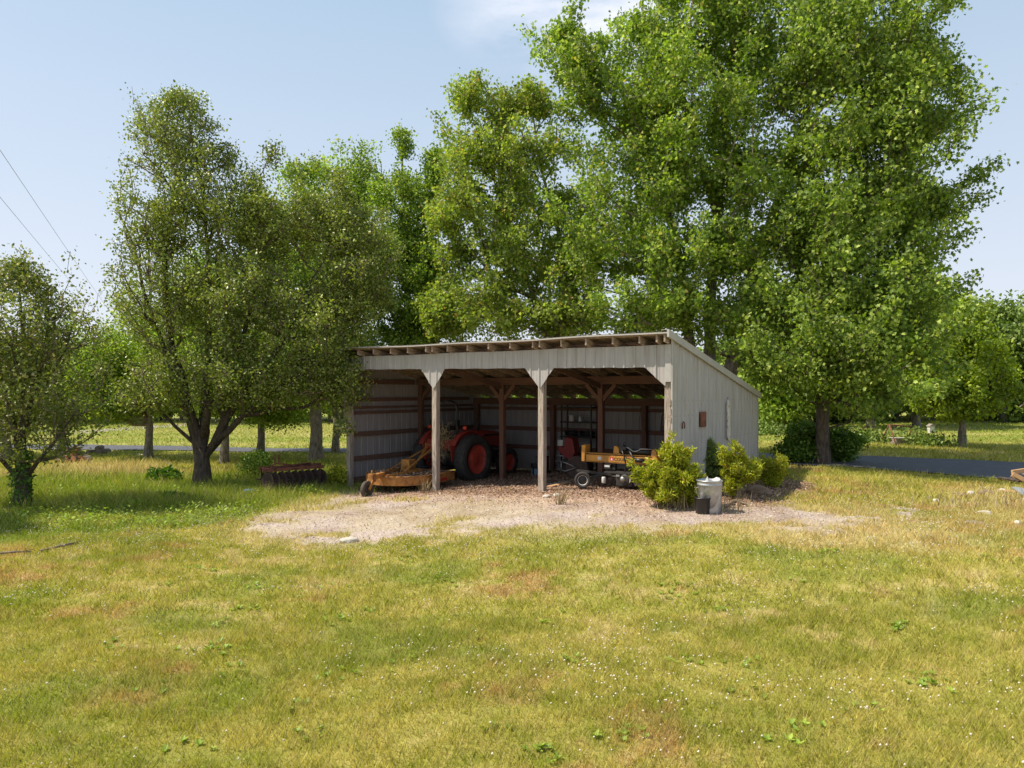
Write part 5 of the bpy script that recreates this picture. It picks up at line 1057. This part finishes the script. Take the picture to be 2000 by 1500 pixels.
pc = gp(1374, 1001); n = 60; P = np.stack([pc.x + rng.normal(0, .05, n), pc.y + rng.normal(0, .05, n), pc.z + .2 + rng.random(n) * .05], -1); root = empty('weed', pc, 0, label='dry spindly weed growing in the black bucket', cat='weed')
scatter('stem', P - np.array(pc), rand_dir(n, 1.2), rand_dir(n), rng.uniform(.12, .3, n), QUAD, M['straw'], width=.035, parent=root)
P = np.stack([rng.normal(.03, .10, 160), rng.normal(0, .08, 160), .3 + rng.random(160) * .17], -1); scatter('leaves', P, rand_dir(160), rand_dir(160, .5), .025, LEAF4, M['maple_yel'], parent=root)
def blockstone(x, y, *a, **k): return rock('stone', gp(x, y), *a, **k)
o = empty('limestone_block', gp(683, 1059), math.radians(4), label='flat white stone lying in the grass at the gravel edge', cat='stone')
rk = rock('block', Vector((0, 0, 0)), .17, .08, .07, M['stone'], '', '', seed=21); rk.parent = o; rk.location = (0, 0, .02); rk.rotation_euler = (0, 0, .1)
for k_ in ('label', 'category'):
    if k_ in rk: del rk[k_]
rock('stone', gp(1484, 966), .28, .17, .14, M['stone_brown'], 'brown flat boulder right of the small cedar by the shed corner', 'stone', seed=3)
for i, (x, y, a, c, mm, lab) in enumerate([(1922, 1004, .12, .045, 'stone', 'white broken stone in the straw to the right of the yard'), (1987, 1024, .07, .05, 'stone', 'rounded pale stone nearest the right edge'), (1828, 980, .07, .04, 'stone', 'small white stone left of the rubble row'), (1875, 968, .14, .05, 'stone_brown', 'flat brown stone at the left of the rubble row'), (1896, 966, .11, .06, 'stone', 'grey-white stone in the middle of the rubble row'), (1925, 966, .16, .07, 'stone_brown', 'flat brown stone at the right of the rubble row'), (1957, 962, .08, .06, 'stone', 'speckled pale stone beside the broken boards'), (1905, 1023, .17, .03, 'board_grey', 'thin slab of grey wood lying in the straw'), (1810, 973, .10, .03, 'stone_brown', 'low brown stone at the edge of the clover, far left of the rubble')]):
    rock('stone' if mm != 'board_grey' else 'wood_slab', gp(x, y), a, a * .7, c, M[mm], lab, 'stone' if mm != 'board_grey' else 'wood', 'rubble in the straw', seed=30 + i)
# sticks
for i, (pts, lab) in enumerate([([(78, 1080), (120, 1072), (160, 1060)], 'long bare stick lying on the lawn at the left'), ([(-20, 1086), (30, 1084), (60, 1081)], 'thin stick at the left edge of the lawn'), ([(560, 962), (610, 950), (664, 938)], 'dead branch lying beside the left post of the shed'), ([(1416, 992), (1432, 985), (1446, 984), (1458, 990)], 'bleached forked stick right of the trash can'), ([(265, 888), (300, 893), (335, 908)], 'pale fallen branch across the grass behind the pear')]):
    W_ = [gp(*p) for p in pts]; o = empty('stick', W_[0], 0, label=lab, cat='stick'); m = MB(); m.tube([(p - W_[0]) + Vector((0, 0, .03 + .02 * (j % 2))) for j, p in enumerate(W_)], [.022, .018, .012, .01][:len(W_)] if i != 3 else [.03, .03, .025, .015], 7); m.build('stem', M['twig'] if i != 4 else M['stone'], o)
    m = MB(); p = (W_[1] - W_[0]); m.tube([p + Vector((0, 0, .04)), p + Vector((.22, .1, .07))], [.009, .004], 5); m.build('side_twig', M['twig'], o)
# disc harrow
a = gp(507, 962); b = gp(630, 951); mid_ = (a + b) / 2 + Vector((0, 0, .10)); ang = math.atan2((b - a).y, (b - a).x); Lh = (b - a).length
dh = empty('disc_harrow', mid_, ang, label='rusty red disc harrow parked in weeds left of the shed', cat='harrow')
hw_ = Lh / 2
m = MB(); m.box((-hw_ - .02, -.30, .44), (hw_ - .1, -.24, .52)); m.box((-hw_ + .1, .30, .44), (hw_ + .1, .36, .52)); [m.box((x, -.24, .46), (x + .06, .30, .51)) for x in (-hw_ + .15, -.35, .28, hw_ - .25)]; m.beam((-hw_ + .2, -.24, .54), (hw_ - .2, .35, .54), .07, .03); m.build('frame', M['rust'], dh, bevel=.004)
m = MB(); [m.beam((-.42 + q, -.05, .86), (-.42 + q, -.05, .62), .02, .05, (0, 1, 0)) for q in (-.05, .05)]; m.beam((-.42, -.05, .62), (.15, .1, .52), .07, .04); m.beam((-.42, -.05, .62), (-.7, .1, .50), .03, .03); m.build('hitch_mast', M['rust'], dh)
for j, (yy, sl) in enumerate(((-.27, .16), (.33, -.16))):
    for k in range(9):
        x = -hw_ + .12 + k * (2 * hw_ - .25) / 8 + j * .08
        m = MB(); m.lathe([(0, .05), (.10, .035), (.18, .0), (.225, -.035), (.222, -.040), (.17, -.008), (0, .04)], (0, 0, 0), 'x', 20); dd = m.build('disc', M['rust_dark'], dh); dd.location = (x, yy + sl * (k - 4) * .05, .20); dd.rotation_euler = (0, 0, sl * 2.2)
    m = MB(); m.tube([(-hw_ + .05, yy - sl * .2, .20), (hw_ - .05, yy + sl * .2, .20)], .02, 8); m.build('axle', M['rust_dark'], dh)
for x, y in ((-hw_ + .2, -.27), (hw_ - .2, -.27), (-hw_ + .3, .33), (hw_ - .05, .33)):
    m = MB(); m.box((x - .02, y - .02, .18), (x + .02, y + .02, .45)); m.build('hanger', M['rust_dark'], dh)
# plastic jug in the weeds
o = empty('plastic_jug', gp(487, 968), .6, label='pale blue plastic jug lying in the weeds left of the harrow', cat='jug'); m = MB(); m.lathe([(0, -.14), (.07, -.135), (.08, -.1), (.08, .06), (.03, .13), (.025, .16), (0, .16)], (0, 0, .09), 'x', 16); m.build('body', M['blue'], o); m = MB(); m.lathe([(0, .16), (.03, .16), (.03, .19), (0, .19)], (0, 0, .09), 'x', 12); m.build('cap', M['white'], o)
# firewood pile: every log its own thing
lg = [(120,903,.10,0),(133,903,.12,0),(146,904,.09,1),(158,904,.10,0),(170,903,.12,0),(126,896,.11,0),(140,897,.10,1),(152,896,.11,0),(166,896,.11,0),(134,889,.09,1),(147,888,.13,0),(160,889,.10,1),(146,878,.13,0),(150,893,.07,1)]
c0 = gp(146, 905)
LOGL = ['leftmost log of the bottom row', 'second log from the left of the bottom row', 'middle split log of the bottom row', 'second log from the right of the bottom row', 'rightmost log of the bottom row', 'leftmost log of the second row', 'split log second from the left of the second row', 'log second from the right of the second row', 'rightmost log of the second row', 'left split log just below the top', 'large round log just below the topmost log', 'right split log just below the top', 'topmost round orange-ended log', 'small split log wedged at the centre']
for i, (x, y, r_, s_) in enumerate(lg):
    X = (x - 1000) / FPX * c0.y; z = CAM_H - (y - HY) * c0.y / FPX; Lg = .38; o = empty('log', (X, c0.y + random.uniform(-.05, .1), max(z, c0.z + r_ * .8)), random.uniform(-.5, .5), label=LOGL[i] + ' in the left firewood pile', cat='log', group='logs in the firewood pile')
    n_ = 10; m = MB(); pts_ = [(r_ * (1 + .08 * math.sin(k * 2.3 + i)) * math.cos(k * 2 * math.pi / n_), r_ * (1 + .08 * math.sin(k * 1.7 + i)) * math.sin(k * 2 * math.pi / n_)) for k in range(n_)]
    if s_: pts_ = [p for p in pts_ if p[1] < r_ * .35]
    m.prism(pts_, -Lg / 2, Lg / 2, 'xz'); m.build('bark', M['log_bark'], o)
    m = MB(); m.prism([(p[0] * .93, p[1] * .93) for p in pts_], -Lg / 2 - .006, -Lg / 2 - .001, 'xz'); m.build('cut_face', M['cut_wood'], o); m = MB(); m.prism([(p[0] * .93, p[1] * .93) for p in pts_], Lg / 2 + .001, Lg / 2 + .006, 'xz'); m.build('cut_face', M['cut_wood'], o)
c0 = gp(197, 886)
for i, (dx, dz, r_, lab) in enumerate([(-.25, .06, .10, 'grey weathered log at the left of the small pile by the drive'), (.1, .08, .12, 'thick dark log at the right of the small pile by the drive'), (-.05, .24, .09, 'reddish split log on top of the small pile by the drive')]):
    o = empty('log', (c0.x + dx, c0.y, c0.z + dz), 1.2 + i * .3, label=lab, cat='log', group='logs by the drive'); m = MB(); m.tube([(-.32, 0, 0), (0, .02, .01), (.32, 0, 0)], r_, 10); m.build('bark', M['log_bark'], o); m = MB(); m.lathe([(0, .325), (r_ * .9, .325), (r_ * .9, .33), (0, .33)], axis='x', n=10); m.build('cut_face', M['cut_wood'], o)
# broken boards at the right edge
b0 = gp(1990, 962)
o = empty('broken_frame', gp(1998, 948), .15, label='broken wooden frame leaning on the scrap heap at the right edge', cat='wooden frame')
m = MB(); m.beam((-.28, 0, .30), (.8, .1, .40), .05, .09); m.build('top_rail', M['board'], o, bevel=.004); m = MB(); m.beam((-.28, -.02, .27), (.30, -.35, -.12), .05, .09); m.build('side_rail', M['board'], o, bevel=.004); m = MB(); m.beam((-.24, .06, .22), (.36, -.27, -.16), .03, .05); m.build('inner_rail', M['board'], o); m = MB(); m.beam((.8, .1, .36), (1.0, -.3, -.1), .05, .09); m.build('side_rail', M['board'], o)
for i, (p0_, p1_, w_, mm, lab) in enumerate([((1952, 962), (2060, 975), .06, 'board', 'thin orange board lying below the broken frame'), ((1956, 940), (2060, 958), .22, 'rust_dark', 'dark charred plank under the broken frame'), ((1985, 963), (2006, 975), .16, 'galv', 'bluish sheet of metal poking from under the scrap boards'), ((1990, 935), (2080, 945), .2, 'board_grey', 'grey plank behind the broken frame')]):
    a, b = gp(*p0_), gp(*p1_); o = empty('scrap_board', a, 0, label=lab, cat='board', group='scrap boards at the right edge'); m = MB(); d_ = b - a; m.beam((0, 0, .05 + .03 * i), (d_.x, d_.y, d_.z + .08), w_, .03); m.build('board_body', M[mm], o, bevel=.003)
# swing frame across the drive
a = gp(1737, 868); b = gp(1779, 866); Y = a.y
o = empty('swing_frame', a, 0, label='old rusty metal swing frame standing in the brush across the drive', cat='swing frame'); wS = (b - a).x; Hs = (868 - 829) / FPX * Y
m = MB(); m.tube([(0, 0, Hs), (wS, .3, Hs - .12)], .03, 8); m.build('top_bar', M['rust'], o)
for x, yy in ((0, 0), (wS, .3)):
    for s_ in (-1, 1):
        m = MB(); m.tube([(x, yy, Hs - (.12 if x else 0)), (x + (.08 if x else -.05), yy + s_ * .6, 0)], .025, 8); m.build('leg', M['rust'], o)
m = MB(); m.tube([(wS * .2, .05, Hs), (wS * .2, .05, .45)], .012, 6); m.tube([(wS * .75, .2, Hs - .1), (wS * .75, .2, .5)], .012, 6); m.build('chain', M['steel'], o)
o = empty('wooden_box', gp(1762, 868), .1, label='low pale wooden box lying in the grass under the swing frame', cat='box'); m = MB(); m.box((-.38, -.2, 0), (.38, .2, .24)); m.build('box_body', M['board_grey'], o, bevel=.01); m = MB(); m.box((-.40, -.22, .24), (.40, .22, .27)); m.build('lid', M['stone'], o, bevel=.005)
p_ = at(1818, 838, 35.5); o = empty('bird_house', p_, 0, label='small white birdhouse on a pole in front of the wood', cat='birdhouse'); m = MB(); m.box((-.12, -.12, -.28), (.12, .12, .14)); m.build('house_box', M['white'], o, bevel=.005); m = MB(); m.prism([(-.17, .14), (.17, .14), (0, .27)], -.16, .16, 'xz'); m.build('roof', M['board_grey'], o); m = MB(); m.tube([(0, 0, -.28), (0, 0, -(p_.z - float(hgt(p_.x, p_.y))) - .1)], .03, 8); m.build('pole', M['steel'], o)
# overhead cables
for i, (x, y, Y1, lab) in enumerate([(0, 293, 17.4, 'upper overhead cable crossing the sky at the left'), (0, 385, 19.5, 'lower overhead cable crossing the sky at the left')]):
    a = at(x, y, Y1); vx = (325 - 1000) / FPX; pts_ = []
    for k in range(30):
        Yk = 6 + (150 - 6) * (k / 29) ** 1.6; pts_.append((a.x + vx * (Yk - Y1) , Yk, a.z - .0 + .0004 * ((Yk - 60) ** 2 - (Y1 - 60) ** 2) * .25))
    m = MB(); m.tube(pts_, .006, 5); tag(m.build('overhead_cable', M['cord']), lab, 'cable', 'overhead cables')

# ---------------------------------------------------------------- cedars, ivy, saplings
SPRAY = (np.array([(-.05,0,0),(.05,0,0),(.13,.45,.05),(0,1,.0),(-.13,.45,-.05)]), [np.array([(0,1,2,3,4)])])
def cedar(x, y, lobes, n_tips, per, mat, label, Ys=None, sz=.085):
    b = gp(x, y) if Ys is None else g_at((x - 1000) / FPX * Ys, Ys); Y = b.y
    top = min(lb[1] - lb[3] for lb in lobes)
    return tree('cedar_bush', b, lobes, [([tuple(b), tuple(b + Vector((0, 0, .1))), tuple(at(lobes[0][0], top + 15, Y))], .035, .008)], int(n_tips * 1.0), per * 2, sz, mat, M['twig'], label, cat='bush', group='young cedars round the shed', nsh=(44 if n_tips > 300 else 16), sl=(.10, .30), supw=.9, gf=8, axup=.5, spread=.035, bf=.3, pen=1.0, r_tip=.0025, up=.3, seg=.2, shell=.5, zmin=b.z + .05, tmpl=SPRAY, inner=.5, sparse=None)
def cedar_fix(o):
    return o
C1 = [(1312,940,36,30,.38,0,3),(1303,962,34,20,.38,0,1.4),(1322,912,20,20,.22,0,.8),(1280,938,28,18,.30,0,1.2),(1345,945,18,20,.22,0,.7),(1312,895,11,12,.10,0,.35),(1336,888,4,8,.04,0,.1),(1338,975,22,12,.22,0,.6),(1258,932,10,10,.12,0,.3)]
cedar(1313, 990, C1, 400, 19, M['cedar'], 'largest yellow-green cedar bush at the right front corner of the shed')
cedar(1392, 940, [(1392,915,20,20,.15,0,2),(1386,895,9,12,.09,0,.5),(1391,880,3,10,.03,0,.1),(1404,928,14,14,.13,0,.8)], 170, 15, M['cedar_dark'], 'dull green cedar growing against the shed side wall behind the trash can', Ys=15.6)
cedar(1440, 975, [(1447,925,20,14,.2,0,2),(1430,952,11,18,.15,0,1.0),(1463,930,13,10,.15,0,.7),(1428,895,4,16,.05,0,.2),(1448,900,10,5,.08,0,.2)], 190, 15, M['cedar'], 'thin leggy cedar right of the trash can')
cedar(1512, 952, [(1512,922,20,15,.25,0,2),(1508,938,15,10,.2,0,1),(1502,911,7,8,.1,0,.3)], 190, 17, M['cedar'], 'small round cedar just past the shed corner', sz=.07)
def cover(name, x, y, w_, h_, dep, n, size, mat, label, cat):
    c = gp(x, y); P = rng.normal(size=(n, 3)); P = unit(P) * rng.random((n, 1)) ** .35; P = P * np.array([w_, dep, h_]) + np.array([0, 0, h_ * .8]); P = P[P[:, 2] > .02]; n = len(P)
    o = empty(name, c, 0, label=label, cat=cat); scatter('leaves', P, rand_dir(n, .2), rand_dir(n, .6), size * rng.uniform(.6, 1.3, n), LEAF4, mat, parent=o)
    m = MB(); [m.tube([(0, 0, 0), (random.uniform(-.5, .5) * w_, random.uniform(-.5, .5) * dep, h_ * 1.2)], [.008, .003], 5) for _ in range(9)]; m.build('stems', M['twig'], o); return o
cover('bush', 500, 935, .55, .48, .4, 1500, .06, M['shrub'], 'dark green bush just behind the disc harrow', 'bush')
cover('bush', 660, 950, .34, .32, .3, 1100, .055, M['cedar'], 'yellow-green weedy bush against the left post of the shed', 'bush')
cover('weed_clump', 600, 968, .22, .16, .2, 420, .04, M['maple_yel'], 'bright low weed in front of the disc harrow', 'weed')
cover('bush', 1518, 935, .30, .22, .3, 600, .05, M['shrub'], 'dark undergrowth behind the small round cedar', 'bush')
cover('weed_clump', 320, 945, .5, .28, .3, 420, .10, M['ivy'], 'broad-leaved sapling in the tall grass left of the pear trunk', 'weed')
cover('weed_clump', 330, 978, .35, .12, .2, 200, .09, M['ivy'], 'low broad-leaved weed in the clover below the pear', 'weed')
# ivy climbing the left trunk
c = gp(42, 990); n = 800; a = rng.random(n) * 6.28; z = rng.random(n) ** .9 * 1.25; r_ = .17 + rng.random(n) * .06
P = np.stack([r_ * np.cos(a), r_ * np.sin(a), z], -1); o = empty('ivy', c, 0, label='ivy climbing the trunk of the left pear tree', cat='ivy'); scatter('leaves', P, rand_dir(n, -.3), unit(np.stack([np.cos(a), np.sin(a), .3 * np.ones(n)], -1)), rng.uniform(.04, .09, n), LEAF4, M['ivy'], parent=o)
# tall seed-head stems by the cedar and in the long grass
def stems_at(name, spots, n, h0, h1, label_mat):
    PP = []
    for x, y, w_ in spots:
        c = gp(x, y); PP.append(np.stack([c.x + rng.normal(0, w_, n), c.y + rng.normal(0, w_ * .5, n), np.full(n, c.z)], -1))
    P = np.concatenate(PP); k = len(P); P[:, 2] = hgt(P[:, 0], P[:, 1]); return tag(scatter(name, P, rand_dir(k, 2.6), rand_dir(k), rng.uniform(h0, h1, k), BLADE, label_mat, width=.035), kind='stuff')
stems_at('tall_grass', [(1330,993,.18),(1345,990,.15),(1290,985,.1),(1430,1000,.2),(1095,985,.05),(830,962,.06),(1960,985,.5),(1990,1000,.4),(1870,990,.5)], 70, .12, .42, M['straw'])
stems_at('tall_grass', [(x, y, .8) for x in range(40, 2000, 110) for y in (1080, 1130, 1200, 1300, 1430)], 22, .06, .13, M['straw'])
stems_at('tall_grass', [(x, y, .9) for x in (60, 120, 180, 240, 300, 360, 430, 480, 560, 640) for y in (938, 952, 965)], 600, .08, .26, M['weed'])
stems_at('tall_grass', [(x, y, .9) for x in (60, 120, 180, 240, 300, 420, 460) for y in (922, 932)], 500, .06, .22, M['straw'])
